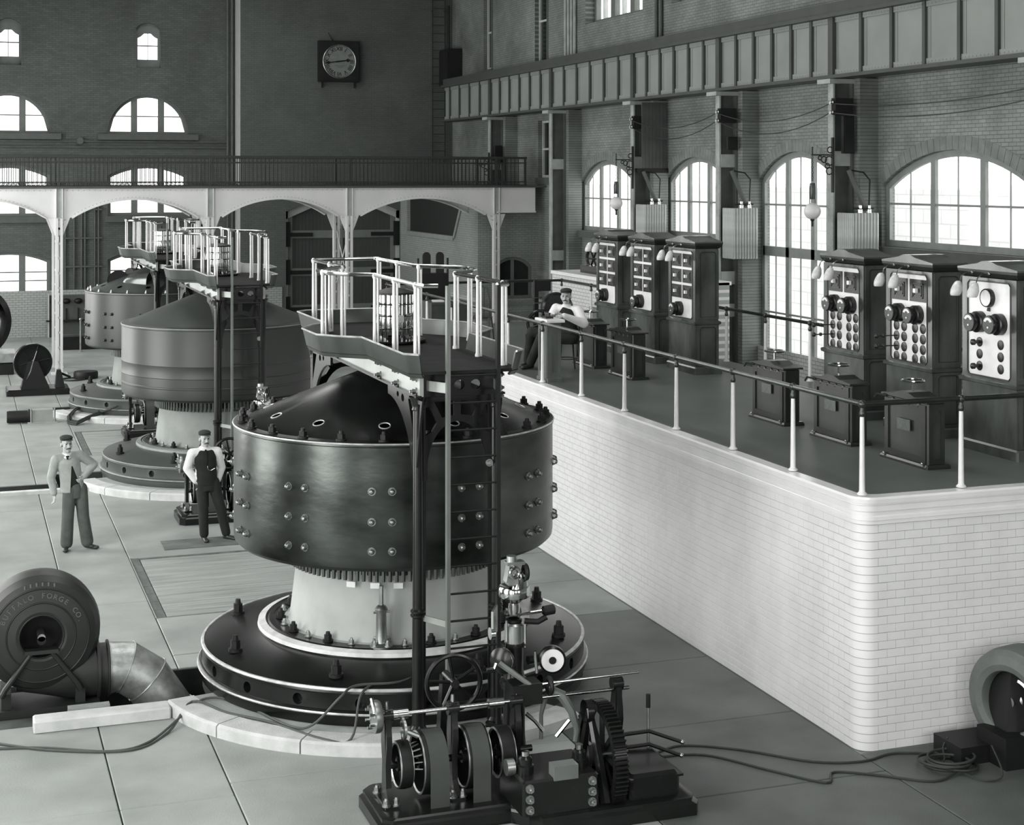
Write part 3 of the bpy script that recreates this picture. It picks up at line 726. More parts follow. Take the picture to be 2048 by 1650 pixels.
BASE = [(1.9, .12), (2.15, .12), (2.165, .15), (2.165, .215), (2.18, .235), (2.18, .25), (2.165, .265), (2.14, .275), (2.135, .42), (2.145, .44), (2.14, .465), (2.1, .482), (1.53, .60), (1.53, .615)]
def make_generator(y, k):
    label = ['big black vertical generator with bolted drum nearest the camera', 'grey generator with smooth drum behind the standing men', 'grey generator with bolted drum and hood farthest down the hall'][k]
    t = thing('generator', label, 'generator', (GX, y, 0), 0, 'generators in a row down the hall')
    mb = M_iron if k == 0 else M_g2base; md = M_drum if k == 0 else M_g2; mt = M_iron if k == 0 else M_g2base
    me = MB().lathe([(.3, .12)]+BASE[1:]+[(.3, .62)], 96, caps=True).mesh('base_plate', mb)
    cut = MB()
    for i in range(20):
        a = PH+radians(9+18*i); cut.cyl((2.05*cos(a), 2.05*sin(a), .345), (2.4*cos(a), 2.4*sin(a), .345), .058, n=14)
    link('base_plate', boolean_cut(me, cut, 'base_plate', mb), t)
    MB().torus((0,0,.468), 2.125, .012 if k else .022, n=96, k=6).build('rim_glint', M_rubglint if k == 0 else M_rimg, t)  # highlight along the base rim painted as a bright ring
    MB().torus((0,0,.243), 2.175, .014, n=96, k=6).build('bead_glint', M_rubglint if k == 0 else M_rimg, t)  # highlight line on the ridge painted the same way
    MB().lathe([(1.53, .6), (1.52, .655), (1.44, .672)], 96).build('ring_edge', M_rimw if k == 0 else M_rimg, t, ang=60)
    MB().lathe([(1.44, .672), (1.42, .66), (1.40, .675), (1.36, .675), (1.35, .66), (.9, .665), (.3, .665)], 80).build('bed_ring', mb, t)
    for i in range(8):
        a = PH+radians(-18+45*i); place('foundation_nut', me_bb, t, (1.9*cos(a), 1.9*sin(a), .525))
    for i in range(28):
        a = PH+radians(5+360/28*i); place('nut', me_bm if i % 2 else me_bs, t, (1.27*cos(a), 1.27*sin(a), .665))
    MB().lathe([(1.24, .66), (1.19, .67), (1.17, .72), (1.08, 1.45), (1.08, 1.6), (.9, 1.6)], 72).build('pedestal', M_cone if k == 0 else mat('grey_cast_pedestal', .22, .55, 0, .4, .15, 3), t)
    te = MB(); n = 104
    for i in range(n):
        a = 2*pi*i/n; te.cyl((1.17*cos(a), 1.17*sin(a), 1.31), (1.17*cos(a), 1.17*sin(a), 1.56), .021, n=5); te.cyl((1.1*cos(a+.03), 1.1*sin(a+.03), 1.36), (1.1*cos(a+.03), 1.1*sin(a+.03), 1.56), .018, n=4)
    stuff(te.build('armature_coils', mat('bronze_coil_end', .07, .35, .5, .5, .3, 8), t))
    MB().lathe([(1.0, 1.57), (1.22, 1.57), (1.22, 1.62)], 64).build('coil_ring', M_black, t)
    if k == 0:
        for da in (-23, -10, 2):
            a = PH+radians(da); MB().cbox((0,0,0), (.014, .1, .06)).build('paper_tag', M_white, t, smooth=False).matrix_local = Matrix.Translation((1.17*cos(a), 1.17*sin(a), 1.27)) @ Matrix.Rotation(a, 4, 'Z')
    # drum
    dp = [(1.2, 1.56), (1.6, 1.535), (1.74, 1.56), (1.782, 1.60), (1.79, 1.66)]
    if k == 1: dp += [(1.79, 1.78), (1.797, 1.79), (1.797, 1.815), (1.79, 1.825), (1.79, 1.97), (1.796, 1.98), (1.79, 2.0), (1.79, 2.19), (1.794, 2.2), (1.79, 2.22)]
    dp += [(1.79, 2.83), (1.80, 2.84), (1.80, 2.872), (1.785, 2.885), (1.62, 2.885), (1.62, 2.6)]
    MB().lathe(dp, 128).build('drum', md, t, ang=25)
    MB().torus((0,0,2.868), 1.797, .010, n=128, k=6).build('rim_glint', M_rubglint if k == 0 else M_rimg, t)
    me = MB().lathe([(.3, 3.44), (1.0, 3.17), (1.6, 2.925), (1.66, 2.885), (1.66, 2.84), (1.6, 2.85), (.3, 3.38)], 96).mesh('cover', mt)
    if k != 1:
        cut = MB()
        for i in range(12):
            a = PH+radians(-4+30*i)
            cut.cyl((1.42*cos(a), 1.42*sin(a), 2.6), (1.42*cos(a), 1.42*sin(a), 3.3), .06, n=14)
        for i in range(6):
            a = PH+radians(-34+60*i); q = []
            for s in range(9): q.append((.98, a-.18+.36*s/8))
            for s in range(9): q.append((1.09, a+.18-.36*s/8))
            cut.loft([[(r*cos(b), r*sin(b), z) for r, b in q] for z in (2.7, 3.5)])
        me = boolean_cut(me, cut, 'cover', mt)
    else: me.materials.clear(); me.materials.append(mt)
    link('cover', me, t)
    if k == 0:
        lip_glints = MB()
        for i in range(12):
            a = PH+radians(-4+30*i); lip_glints.torus((1.42*cos(a), 1.42*sin(a), 3.0), .06, .007, (.39*cos(a), .39*sin(a), 1), 14, 5)
        stuff(lip_glints.build('hole_lip_glints', M_rubglint, t))  # lit inner edges of the holes painted as bright rings
    MB().lathe([(1.6, 2.6), (.2, 2.75)], 32).build('inner_hub', M_black, t)
    MB().lathe([(.32, 3.3), (.32, 3.5), (.16, 3.54), (.15, 3.68)], 32).build('shaft_hub', mt, t)
    if k != 1:
        for i in range(24):
            a = PH+radians(-3.5+15*i); place('rim_nut', me_bm if k == 0 else me_bs, t, (1.71*cos(a), 1.71*sin(a), 2.885))
        for i in range(12):
            for da in (-3.3, 3.3):
                a = PH+radians(-4+30*i+da)
                for z in (1.78, 2.08, 2.39): place('bolt', me_db if k == 0 else me_db2, t, (1.788*cos(a), 1.788*sin(a), z), (cos(a), sin(a), 0))
    if k == 2:
        for q in range(6):
            a = PH+radians(-19+60*q); er = Vector((cos(a), sin(a), 0)); et = Vector((-sin(a), cos(a), 0)); c0 = er*1.02+Vector((0, 0, 3.1))
            up = Vector((.39*cos(a), .39*sin(a), 1)).normalized(); si = up.cross(et)
            def rg(d, r, dz=0): return [c0+et*d+si*(r*cos(b))+up*(r*.95*sin(b)+dz) for b in [2*pi*i/20 for i in range(20)]]
            sc = MB(); sc.loft([rg(-.42, .1, -.02), rg(-.3, .17), rg(.0, .235), (rg(.26, .26))], True, False); sc.loft([rg(-.42, .1, -.02), rg(-.43, .02, -.02)], True, True)
            hd_ = sc.build('vent_hood', mat('bright_hood', .12, .25, .5, .5, .2, 4), t)
            MB().loft([rg(.25, .255), rg(.2, .02)], True, True).build('hood_mouth', M_black, hd_, smooth=False)
    return t
GEN = [make_generator(y, k) for k, y in enumerate(GY)]

# ---------------------------------------------------------------- service stand round the slip rings
OUT = [(.30, -2.72), (.46, -2.70), (.56, -2.6), (.56, -.93), (.78, -.72), (.95, -.48), (.96, .22), (.8, .55), (.56, .85), (.56, 2.42), (.46, 2.52), (0, 2.54)]
RAIL = [(.30, -2.72), (.42, -2.68), (.45, -2.5), (.45, -.86), (.64, -.68), (.84, -.38), (.85, .14), (.66, .42), (.42, .68), (.42, 2.36), (.38, 2.42), (0, 2.43)]
PST = [(.45, -2.45), (.45, -1.65), (.45, -.86), (.85, -.1), (.46, .62), (.42, 1.45), (.42, 2.36)]
M_tray = mat('grey_iron_tray', .05, .35, .3, .5, .25, 2.5)
def make_stand(y, label):
    t = thing('service_stand', label, 'stand', (GX, y, 0), 0, 'service stands over the generators')
    dk = [(x, yy) for x, yy in OUT]+[(-x, yy) for x, yy in reversed(OUT[:-1])]
    MB().plate(dk, [], .03, ((0,0,3.69), (1,0,0), (0,1,0))).build('deck', mat('dark_chequer_deck', .012, .75, 0, .15, .4, 6), t, smooth=False)
    for s in (-1, 1):
        pts = [(s*x, yy) for x, yy in (OUT[1:] if True else OUT)]
        # flared gutter wall
        rings = []
        for i, (x, yy) in enumerate(pts):
            a = Vector(pts[max(i-1, 0)]); b = Vector(pts[min(i+1, len(pts)-1)]); d = (b-a).normalized(); nrm = Vector((d.y, -d.x))*s
            rings.append([(x-nrm.x*.05, yy-nrm.y*.05, 3.66), (x-nrm.x*.03, yy-nrm.y*.03, 3.65), (x, yy, 3.70), (x+nrm.x*.04, yy+nrm.y*.04, 3.865), (x+nrm.x*.05, yy+nrm.y*.05, 3.885), (x+nrm.x*.025, yy+nrm.y*.025, 3.885), (x-nrm.x*.01, yy-nrm.y*.01, 3.72)])
        MB().loft(rings).build('gutter', M_tray, t, ang=50)
        MB().tube([(r[4][0], r[4][1], 3.888) for r in rings], .011, 5).build('gutter_lip', M_rubglint, t)
        MB().tube([(s*x, yy, 4.54) for x, yy in RAIL], .022, 8).build('handrail', M_steel, t)
    for x, yy in PST+[(-a, b) for a, b in PST]:
        p = MB().lathe([(.028, 3.70), (.028, 3.74), (.019, 3.76), (.016, 4.5), (.024, 4.515), (.026, 4.54), (.012, 4.565)], 10)
        p.cyl((.038, 0, 3.72), (.034, 0, 4.5), .012, n=6)
        p.build('post', M_white, t, (x, yy, 0))
    for s in (-1, 1):
        MB().box(s*.40-.02, s*.40+.02, -2.5, 2.5, 3.45, 3.66).build('girder', mat('machined_girder', .32, .4, .5, .5, .15, 3), t, smooth=False)
        g = MB().box(min(s*.40, s*.46), max(s*.40, s*.46), -2.5, 2.5, 3.44, 3.46); g.box(min(s*.40, s*.44), max(s*.40, s*.44), -2.5, 2.5, 3.645, 3.66); g.build('girder_flange', M_iron, t, smooth=False)
        for yy in (-2.38, -1.7, -1.0, 1.0, 1.7, 2.38):
            for z in (3.49, 3.62): place('nut', me_bs, t, (s*.42, yy, z), (s, 0, 0))
    for yy in (-2.42, 2.42):
        h = [[(u+.055*cos(-2*pi*i/10), .105+.05*sin(-2*pi*i/10)) for i in range(10)] for u in (-.17, .0, .17)]
        MB().plate([(-.38, 0), (.38, 0), (.38, .22), (-.38, .22)], h, .03, ((0, yy, 3.44), (1,0,0), (0,0,1))).build('cross_girder', M_iron, t, smooth=False)
    for sx in (-1, 1):
        for sy in (-1, 1):
            c = MB().lathe([(.1, .12), (.1, .15), (.075, .17), (.085, .19), (.062, .22), (.057, 1.27), (.075, 1.285), (.075, 1.3), (.062, 1.31), (.075, 1.325), (.075, 1.34), (.055, 1.36), (.05, 3.3), (.062, 3.31), (.056, 3.33), (.066, 3.36), (.075, 3.4), (.09, 3.44)], 20).build('column', M_iron, t, (sx*.40, sy*2.37, 0))
            if sy > 0: MB().box(-.13, .13, -.13, .13, 0, .125).build('pad', M_ironmatt, c, smooth=False)
            MB().box(-.012, .012, -.012, .012, .2, 3.4).build('edge_strip', M_iron, c, (sx*.0+.065*(-sx), 0, 0), smooth=False)
            # quarter arch bracket running inward along the girder
            ys_ = [(0, 2.55), (0, 3.44), (1.0, 3.44), (1.0, 3.36)]+[(1.0-.92*sin(pi/2*i/12), 2.55+.78*cos(pi/2*i/12)*1.0) for i in range(13)]
            out = [(.0, 2.5), (.0, 3.44), (1.05, 3.44), (1.05, 3.33)]+[(1.05-.97*(sin(pi/2*i/12)), 3.33-.83*(1-cos(pi/2*i/12))) for i in range(1, 13)]
            hs = [[(.05, 3.38), (.27, 3.38), (.05, 3.02)], [(.47+.055*cos(2*pi*i/10), 3.36+.04*sin(2*pi*i/10)) for i in range(10)], [(.66+.045*cos(2*pi*i/10), 3.375+.03*sin(2*pi*i/10)) for i in range(10)]]
            MB().plate(out, hs, .03, ((sx*.40-.015, sy*2.33, 0), (0, -sy, 0), (0, 0, 1))).build('bracket', M_iron, t, smooth=False)
            o2 = [(0, 2.75), (0, 3.42), (.2, 3.42)]
            MB().plate(o2, [[(.03, 3.0), (.03, 3.38), (.13, 3.38)]], .02, ((sx*.40-.01, sy*2.42, 0), (0, sy, 0), (0, 0, 1))).build('outer_bracket', M_iron, t, smooth=False)
    for yy in (-2.37, 2.37):                                     # arched spandrel between the two end columns
        out = [(-.35, 2.6), (-.31, 2.6)]+[(-.31*cos(pi*i/16), 2.72+.46*sin(pi*i/16)) for i in range(17)]+[(.31, 2.6), (.35, 2.6), (.35, 3.43), (-.35, 3.43)]
        hs = []
        def pt(a, r): return (r*cos(a)*.36/.36, 2.72+r*sin(a))
        hs.append([(-.33, 3.05), (-.26, 3.09), (-.21, 3.17), (-.29, 3.33), (-.33, 3.33)])
        hs.append([(.33, 3.05), (.33, 3.33), (.29, 3.33), (.21, 3.17), (.26, 3.09)])
        hs.append([(-.16, 3.22), (-.035, 3.24), (-.035, 3.38), (-.24, 3.38)])
        hs.append([(.16, 3.22), (.24, 3.38), (.035, 3.38), (.035, 3.24)])
        MB().plate(out, hs, .04, ((0, yy+.02, 0), (1,0,0), (0,0,1))).build('spandrel', M_iron, t, smooth=False)
        place('nut', me_bs, t, (.33, yy-.02, 2.75), (0, -1, 0))
    return t
SL = ['iron service stand with brass rails over the black front generator', 'iron service stand with brass rails over the middle generator', 'iron service stand with brass rails over the farthest generator']
for y, l in zip(GY, SL): make_stand(y, l)
def make_collector(y, label):
    t = thing('slip_ring_cage', label, 'slip rings', (GX, y, 3.69), 0, 'slip ring cages on the stands')
    MB().lathe([(0, .03), (.34, .03), (.36, .05), (.36, .07), (.2, .09), (.1, .1)], 36).build('base_disc', M_iron, t)
    MB().lathe([(.1, .16), (.175, .165), (.175, .3), (.17, .305), (.17, .33), (.175, .335), (.175, .44), (.17, .445), (.17, .46), (.175, .465), (.175, .575), (.1, .58)], 36).build('slip_rings', M_steel, t)
    MB().lathe([(.225, .575), (.225, .6), (.1, .64), (.03, .65), (.015, .7), (0, .71)], 32).build('cap', M_ironmatt, t)
    for z in (.2, .34, .47): MB().torus((0,0,z), .222, .009, n=36, k=6).build('hoop', M_brass, t)
    for i in range(14):
        a = PH-.35+pi*1.05*i/13; MB().cyl((.222*cos(a), .222*sin(a), .1), (.222*cos(a), .222*sin(a), .58), .006, n=5).build('rod', M_steel, t)
    for i in range(5):
        a = 2*pi*i/5; MB().cyl((.16*cos(a), .16*sin(a), .07), (.16*cos(a), .16*sin(a), .17), .022, n=8).build('leg', M_steel, t)
    MB().box(-.03, .03, -.3, -.2, .28, .36).build('brush_holder', M_brass, t, smooth=False)
CL = ['polished slip ring drum caged in rods on the front stand', 'polished slip ring drum caged in rods on the middle stand', 'polished slip ring drum caged in rods on the farthest stand']
for y, l in zip(GY, CL): make_collector(y, l)
def make_ladder(y, label):
    t = thing('iron_ladder', label, 'ladder', (GX, y-2.72, .12), 0, 'ladders up to the service stands')
    for x in (-.2, .31):
        MB().box(x-.018, x+.018, -.03, .03, 0, 4.42).build('stile', M_ironmatt if x > 0 else mat('grey_stile', .14, .45, .2), t, smooth=False)  # left stile a lighter grey than the right
    for i in range(16):
        z = 3.55-.263*i
        if z > .05: MB().cyl((-.2, 0, z), (.31, 0, z), .011, n=6).build('rung', M_ironmatt, t)
    for z, h in ((1.12, .06), (3.38, .1)):
        for x, cx in ((-.2, -.36), (.31, .37)):
            a, b = Vector((x, .03, z)), Vector((cx, .33, z)); n_ = Vector((b.y-a.y, a.x-b.x, 0)).normalized()*.006
            MB().loft([[q-n_, q+n_, q+n_+Vector((0, 0, h)), q-n_+Vector((0, 0, h))] for q in (a, b)]).build('strap', mat('machined_girder', .32, .4, .5, .5, .15, 3), t, smooth=False)
DL = ['tall iron ladder up the front of the nearest service stand', 'tall iron ladder up the front of the middle service stand', 'tall iron ladder up the front of the farthest service stand']
for y, l in zip(GY, DL): make_ladder(y, l)
def make_jack(loc, label):
    t = thing('screw_jack', label, 'jack', loc)
    MB().lathe([(.12, 0), (.12, .02), (.1, .03), (.07, .05)], 20).build('foot', M_steeldull, t)
    MB().lathe([(.07, .05), (.06, .12), (.055, .36), (.065, .38), (.07, .4), (.05, .43), (.03, .44)], 12).build('body', M_steeldull, t)
    MB().cyl((0,0,.43), (0,0,.64), .024, n=10).build('screw', M_steeldull, t)
    for i in range(4): place('nut', me_bs, t, (.095*cos(i*pi/2+.5), .095*sin(i*pi/2+.5), .02))
    for s in (-1, 1): MB().cyl((0,0,.37), (s*.09, -.02, .37), .013, n=8).build('handle', M_steeldull, t)
make_jack((GX-.47, GY[0]-1.22, .665), 'bright screw jack standing under the drum of the front generator')
make_jack((GX-.2, GY[1]-1.28, .665), 'dark screw jack under the drum of the middle generator behind the capped man')

# ---------------------------------------------------------------- governors
def make_governor():
    t = thing('governor', 'large governor with polished shaft and belt pulleys at the bottom of the view', 'governor', (GX, GY[0]-3.97, 0), 0, 'governors before the generators')
    b = MB()
    o = [(-1.3, -.34), (-1.22, -.42), (-.14, -.42), (-.02, -.55), (.02, -.8), (1.45, -.8), (1.5, -.72), (1.5, .45), (-1.22, .45), (-1.3, .36)]
    b.loft([[(x*1.0, y*1.0, 0) for x, y in o], [(x, y, .1) for x, y in o], [(x*.975, y*.965, .12) for x, y in o], [(x*.975, y*.965, .15) for x, y in o], [(x*.95, y*.93, .165) for x, y in o]])
    b.build('bed', M_iron, t, ang=25)
    Z = .91
    def stanchion(x, zt, w=.16):
        m = MB(); prof = [(-.17, .165), (.17, .165), (.15, .2), (.075, .3), (.06, .5), (.1, .66), (.09, .76), (.055, zt-.05), (.055, zt+.05), (-.055, zt+.05), (-.055, zt-.05), (-.09, .76), (-.1, .66), (-.06, .5), (-.075, .3), (-.15, .2)]
        m.plate([(p[0], p[1]) for p in prof], [[(.055*cos(-2*pi*i/12), .68+.075*sin(-2*pi*i/12)) for i in range(12)]], .05, ((x-.025, 0, 0), (0,1,0), (0,0,1)))
        m.plate([(-.015, .17), (.015, .17), (.035, zt), (-.035, zt)], [], .1, ((x, -.05, 0), (1,0,0), (0,0,1)) if False else ((x, .05, 0), (1,0,0), (0,0,1)))
        m.cyl((x-.05, 0, zt), (x+.05, 0, zt), .06, n=14); m.box(x-.06, x+.06, -.2, .2, .16, .185)
        return m.build('stanchion', M_iron, t, ang=30)
    for x in (-1.14, -.54, .05): s = stanchion(x, Z); MB().cyl((x, 0, Z+.05), (x, 0, Z+.12), .022, .015, n=8).build('oil_cup', M_steel, s)
    s = stanchion(1.03, Z+.05)
    for dx in (-.045, .045):
        for yy in (-.16, .16):
            for x in (-1.14, -.54, .05, 1.03): place('nut', me_bs, t, (x+dx, yy, .185))
    MB().cyl((-1.2, 0, Z), (1.15, 0, Z), .018, n=12).build('shaft', M_steel, t)
    MB().cyl((.08, 0, Z+.12), (1.25, 0, Z+.13), .013, n=10).build('control_rod', M_steel, t)
    for x in (-1.02, -.14): MB().cyl((x-.07, 0, Z), (x+.07, 0, Z), .042, n=14).build('collar', M_steel, t)
    # crank disc at the left end of the shaft
    d = MB(); d.lathe([(0, -.0), (.13, 0), (.14, .02), (.14, .06), (.06, .075), (0, .075)], 24, (-1.2, 0, Z), (-1, 0, 0)); d.build('crank_disc', M_steeldull, t)
    MB().tube([(-1.28, -.02, Z+.17), (-1.27, -.06, Z+.1), (-1.26, -.08, Z+.02)], .016, 6).build('crank_arm', M_steel, t)
    for k in range(6):
        a = k*pi/3; MB().cyl((-1.27, .09*sin(a), Z+.09*cos(a)), (-1.31, .09*sin(a), Z+.09*cos(a)), .014, n=6).build('stud', M_steel, t)
    # pulleys on the lower shaft
    ZA = .47
    MB().cyl((-1.14, 0, ZA), (.2, 0, ZA), .03, n=12).build('lower_shaft', M_iron, t)
    def pulley(x, r, w, m, name='pulley'):
        q = MB().lathe([(r-.03, -w/2), (r, -w/2), (r+.006, 0), (r, w/2), (r-.03, w/2), (r-.03, -w/2)], 40, (x, 0, ZA), (1, 0, 0))
        for k in range(5):
            a = k*2*pi/5; q.cyl((x, 0, ZA), (x, (r-.02)*cos(a), ZA+(r-.02)*sin(a)), .02, .014, n=6)
        q.cyl((x-w/2, 0, ZA), (x+w/2, 0, ZA), .055, n=14)
        o_ = q.build(name, m, t)
        for s in (-1, 1): MB().torus((x+s*w/2, 0, ZA), r-.012, .012, (1,0,0), 40, 5).build('rim', M_steeldull, o_)
    pulley(-1.0, .2, .1, M_ironmatt); pulley(-.76, .27, .2, M_ironmatt); pulley(-.36, .27, .2, M_ironmatt); pulley(-.08, .22, .12, M_ironmatt)
    M_belt = mat('leather_belt', .05, .6, 0, .4, .15, 3)
    for x, w in ((-.74, .17), (-.36, .16)):
        pts = [(-.282*sin(a), .282*cos(a)+ZA) for a in [pi*i/12 for i in range(0, 7)]]+[(-.287, .17)]
        MB().loft([[(x-w/2, yy, z), (x+w/2, yy, z), (x+w/2, yy*1.02+.0, z-.008), (x-w/2, yy*1.02, z-.008)] for yy, z in [(.2, ZA+.2)]+pts], True, True).build('belt', M_belt, t, ang=50)
    for k in range(10):
        a = k*pi/9; MB().cyl((-.98, .13*cos(a), ZA+.13*sin(a)), (-.86, .17*cos(a), ZA+.17*sin(a)), .008, n=5).build('spring', M_steel, t)
    # pawl gear near the crank
    pg = MB(); pg.torus((-1.0, -.05, .79), .07, .018, (1,0,0), 18, 5); pg.cyl((-1.02, -.05, .79), (-.88, -.09, .73), .022, n=8); pg.cyl((-1.0, 0, .91), (-1.0, -.03, .84), .02, n=6)
    pg.build('pawl', M_steeldull, t)
    # gear case with bolted front
    MB().chbox(-.14, .56, -.72, -.1, .16, .46, .02).build('gear_case', M_iron, t, smooth=False)
    for z in (.22, .31, .4):
        for x in (-.08, .49): place('nut', me_bs, t, (x, -.72, z), (0, -1, 0))
    MB().box(.14, .36, -.735, -.6, .44, .56).build('name_plate', mat('grey_cover_plate', .16, .4, .2), t, smooth=False)
    for x in (-.04, .46):
        MB().lathe([(.075, .46), (.075, .52), (.06, .53), (.06, .58), (.04, .6)], 16, (x, -.5, 0)).build('bearing_cap', M_iron, t)
        MB().cyl((x, -.5, .6), (x, -.5, .64), .035, n=10).build('oil_cup', M_steel, t)
    MB().cyl((-.2, -.45, .5), (-.13, -.45, .5), .07, n=16).build('end_cap', M_steeldull, t)
    # quadrant bow, levers
    MB().tube([(.33, .1, .5), (.33, .1, .72), (.36, .08, .88), (.42, .05, .94), (.5, .02, .9), (.58, -.02, .76), (.62, -.05, .6), (.6, -.06, .5)], [.02, .02, .03, .045, .05, .04, .03, .025], 8).build('bow_spring', mat('grey_cover_plate', .16, .4, .2), t)
    MB().tube([(.13, -.05, .8), (.2, -.1, .74), (.26, -.15, .66)], .018, 6).build('link_rod', M_steel, t)
    MB().tube([(.36, -.2, .62), (.48, -.22, .76)], .02, 6).build('hand_lever', M_steel, t)
    # big gear wheel with teeth, side arms
    gx, gy, gz, R = .74, -.35, .47, .44
    g = MB().lathe([(R-.05, -.06), (R, -.06), (R, .06), (R-.05, .06), (R-.05, -.06)], 60, (gx, gy, gz), (1, 0, 0))
    for k in range(4):
        a = k*pi/4
        g.cyl((gx, gy-(R-.03)*cos(a), gz-(R-.03)*sin(a)), (gx, gy+(R-.03)*cos(a), gz+(R-.03)*sin(a)), .025, n=6)
    g.cyl((gx-.09, gy, gz), (gx+.09, gy, gz), .09, n=20)
    gw = g.build('gear_wheel', M_iron, t)
    te = MB(); n = 68
    for k in range(n):
        a = 2*pi*k/n; c, s_ = cos(a), sin(a)
        vs = []
        for dx in (-.06, .06):
            for r, h in ((R, .013), (R+.03, .007)):
                for e in (-1, 1): vs.append((gx+dx, gy+r*c-e*h*s_, gz+r*s_+e*h*c))
        te.add(vs, [(0,1,3,2), (4,6,7,5), (0,2,6,4), (1,5,7,3), (2,3,7,6)])
    stuff(te.build('gear_teeth', M_iron, gw, smooth=False))
    for dy in (-.2, .22): MB().tube([(gx-.12, gy, gz+R*.95), (gx-.1, gy+dy*.9, gz), (gx-.1, gy+dy*1.6, .16)], [.03, .045, .05], 6).build('gear_frame', M_iron, t)
    MB().lathe([(.1, -.03), (.1, .03), (.05, .05)], 20, (gx-.14, gy, gz+R*.9), (1,0,0)).build('guide_roller', M_iron, t)
    MB().chbox(.86, 1.34, -.7, -.05, .16, .38, .03).build('oil_tank', M_iron, t, smooth=False)
    MB().box(.85, 1.36, -.72, -.03, .33, .35).build('tank_band', M_iron, t, smooth=False)
    MB().cyl((1.3, -.1, .36), (1.3, -.1, .74), .014, n=8).build('lever_rod', M_steeldull, t)
    MB().cyl((1.3, -.1, .74), (1.3, -.1, .86), .022, n=8).build('lever_grip', M_black, t)
    for z, dx in ((.52, .25), (.4, .24)):
        MB().tube([(1.05, -.1, z), (1.3, -.12, z+.01), (1.3+dx, -.3, z-.06)], .018, 6).build('handle', M_ironmatt, t)
        MB().sphere((1.3+dx, -.3, z-.06), .022, 8, 6).build('handle_knob', M_steel, t)
    # governor pillar: link disc, dial, head
    px, py = .14, .3
    MB().lathe([(.13, .16), (.12, .3), (.1, .5), (.1, .9), (.13, .95), (.13, 1.0), (.1, 1.02), (.085, 1.1), (.085, 1.3), (.11, 1.31), (.11, 1.33), (.07, 1.35), (.062, 1.52), (.075, 1.53), (.075, 1.55), (.05, 1.56)], 20, (px, py, 0)).build('pillar', M_iron, t)
    MB().lathe([(.088, 1.34), (.088, 1.5), (.07, 1.52)], 18, (px, py, 0)).build('sleeve', M_steeldull, t)
    for s in (-1, 1): MB().cyl((px+s*.09, py-.05, 1.3), (px+s*.09, py-.05, 1.56), .012, n=6).build('tie_bolt', M_steel, t)
    MB().lathe([(.05, 1.6), (.055, 1.65), (.05, 1.7), (.09, 1.74), (.135, 1.755), (.145, 1.78), (.145, 1.84), (.135, 1.855), (.09, 1.84), (.05, 1.83)], 28, (px, py, 0)).build('governor_cup', M_steel, t)
    h = MB(); h.cyl((px, py, 1.83), (px, py, 2.1), .02, n=8); h.box(px-.07, px+.07, py-.05, py+.05, 1.87, 1.9); h.box(px-.08, px+.09, py-.05, py+.05, 2.05, 2.08); h.cyl((px-.02, py, 2.08), (px-.02, py, 2.13), .05, n=12)
    h.loft([[(px-.09, py-.05, 1.9), (px+.02, py-.05, 1.9), (px+.02, py+.05, 1.9), (px-.09, py+.05, 1.9)], [(px-.06, py-.05, 2.05), (px+.06, py-.05, 2.05), (px+.06, py+.05, 2.05), (px-.06, py+.05, 2.05)]])
    h.build('governor_frame', M_steeldull, t)
    MB().torus((px+.1, py-.03, 1.98), .06, .022, (1, 0, 0), 18, 8).build('fly_weight', M_ironmatt, t)
    MB().torus((px-.02, py-.07, 1.99), .045, .018, (0, 1, 0), 18, 8).build('fly_weight', M_steel, t)
    MB().lathe([(.1, 1.75), (.05, 1.92), (.02, 1.95)], 16, (px+.06, py, .02)).build('spring_cone', M_steel, t)
    MB().cyl((px, py-.06, 1.6), (px+.3, py-.1, 1.63), .014, n=8).build('adjusting_screw', M_steel, t)
    MB().lathe([(.045, -.05), (.045, .05), (.03, .06), (.03, -.06)], 14, (px+.3, py-.1, 1.63), (1, 0, .1)).build('adjusting_knob', M_ironmatt, t)
    MB().tube([(px+.08, py-.06, 1.54), (px+.2, py-.09, 1.53), (px+.28, py-.1, 1.57)], .028, 8).build('bracket', M_ironmatt, t)
    MB().box(px-.36, px-.12, py-.16, py-.14, 1.48, 1.72).build('slide_plate', M_steeldull, t, smooth=False).matrix_local = Matrix.Translation((px-.22, py-.1, 1.58)) @ Matrix.Rotation(radians(62), 4, 'Z') @ Matrix.Translation((-(px-.22), -(py-.15), -1.6))
    MB().cyl((px-.26, py-.2, 1.5), (px-.3, py-.2, 1.5), .055, n=18).build('plate_knob', M_steel, t)
    MB().lathe([(0, 0), (.11, 0), (.12, .02), (.12, .05), (.09, .07), (.04, .09), (0, .09)], 28, (px-.13, py-.1, 1.22), (-.75, -.66, 0)).build('link_disc', M_iron, t)
    MB().torus((px-.16, py-.13, 1.22), .105, .014, (-.75, -.66, 0), 28, 6).build('disc_rim', M_steel, t)
    MB().tube([(px-.2, py-.17, 1.22), (px+.05, py-.3, 1.03)], [.03, .02], 6).build('link_arm', mat('grey_cover_plate', .16, .4, .2), t)
    MB().tube([(px-.33, py-.2, 1.18), (px-.26, py-.2, 1.18), (px-.24, py-.2, 1.23)], .016, 6).build('grease_cock', M_steel, t)
    MB().cyl((px+.15, py-.2, 1.1), (px+.13, py-.2, 1.3), .015, n=8).build('dash_rod', M_steel, t)
    dl = MB(); dx, dz = px+.33, 1.19
    dl.lathe([(0, 0), (.12, 0), (.125, .02), (.125, .07), (.105, .085)], 32, (dx, py-.1, dz), (-.25, -.97, .0)); dl.build('gauge_case', M_iron, t)
    MB().lathe([(.104, .08), (0, .082)], 32, (dx, py-.1, dz), (-.25, -.97, 0)).build('gauge_dial', M_dial, t)
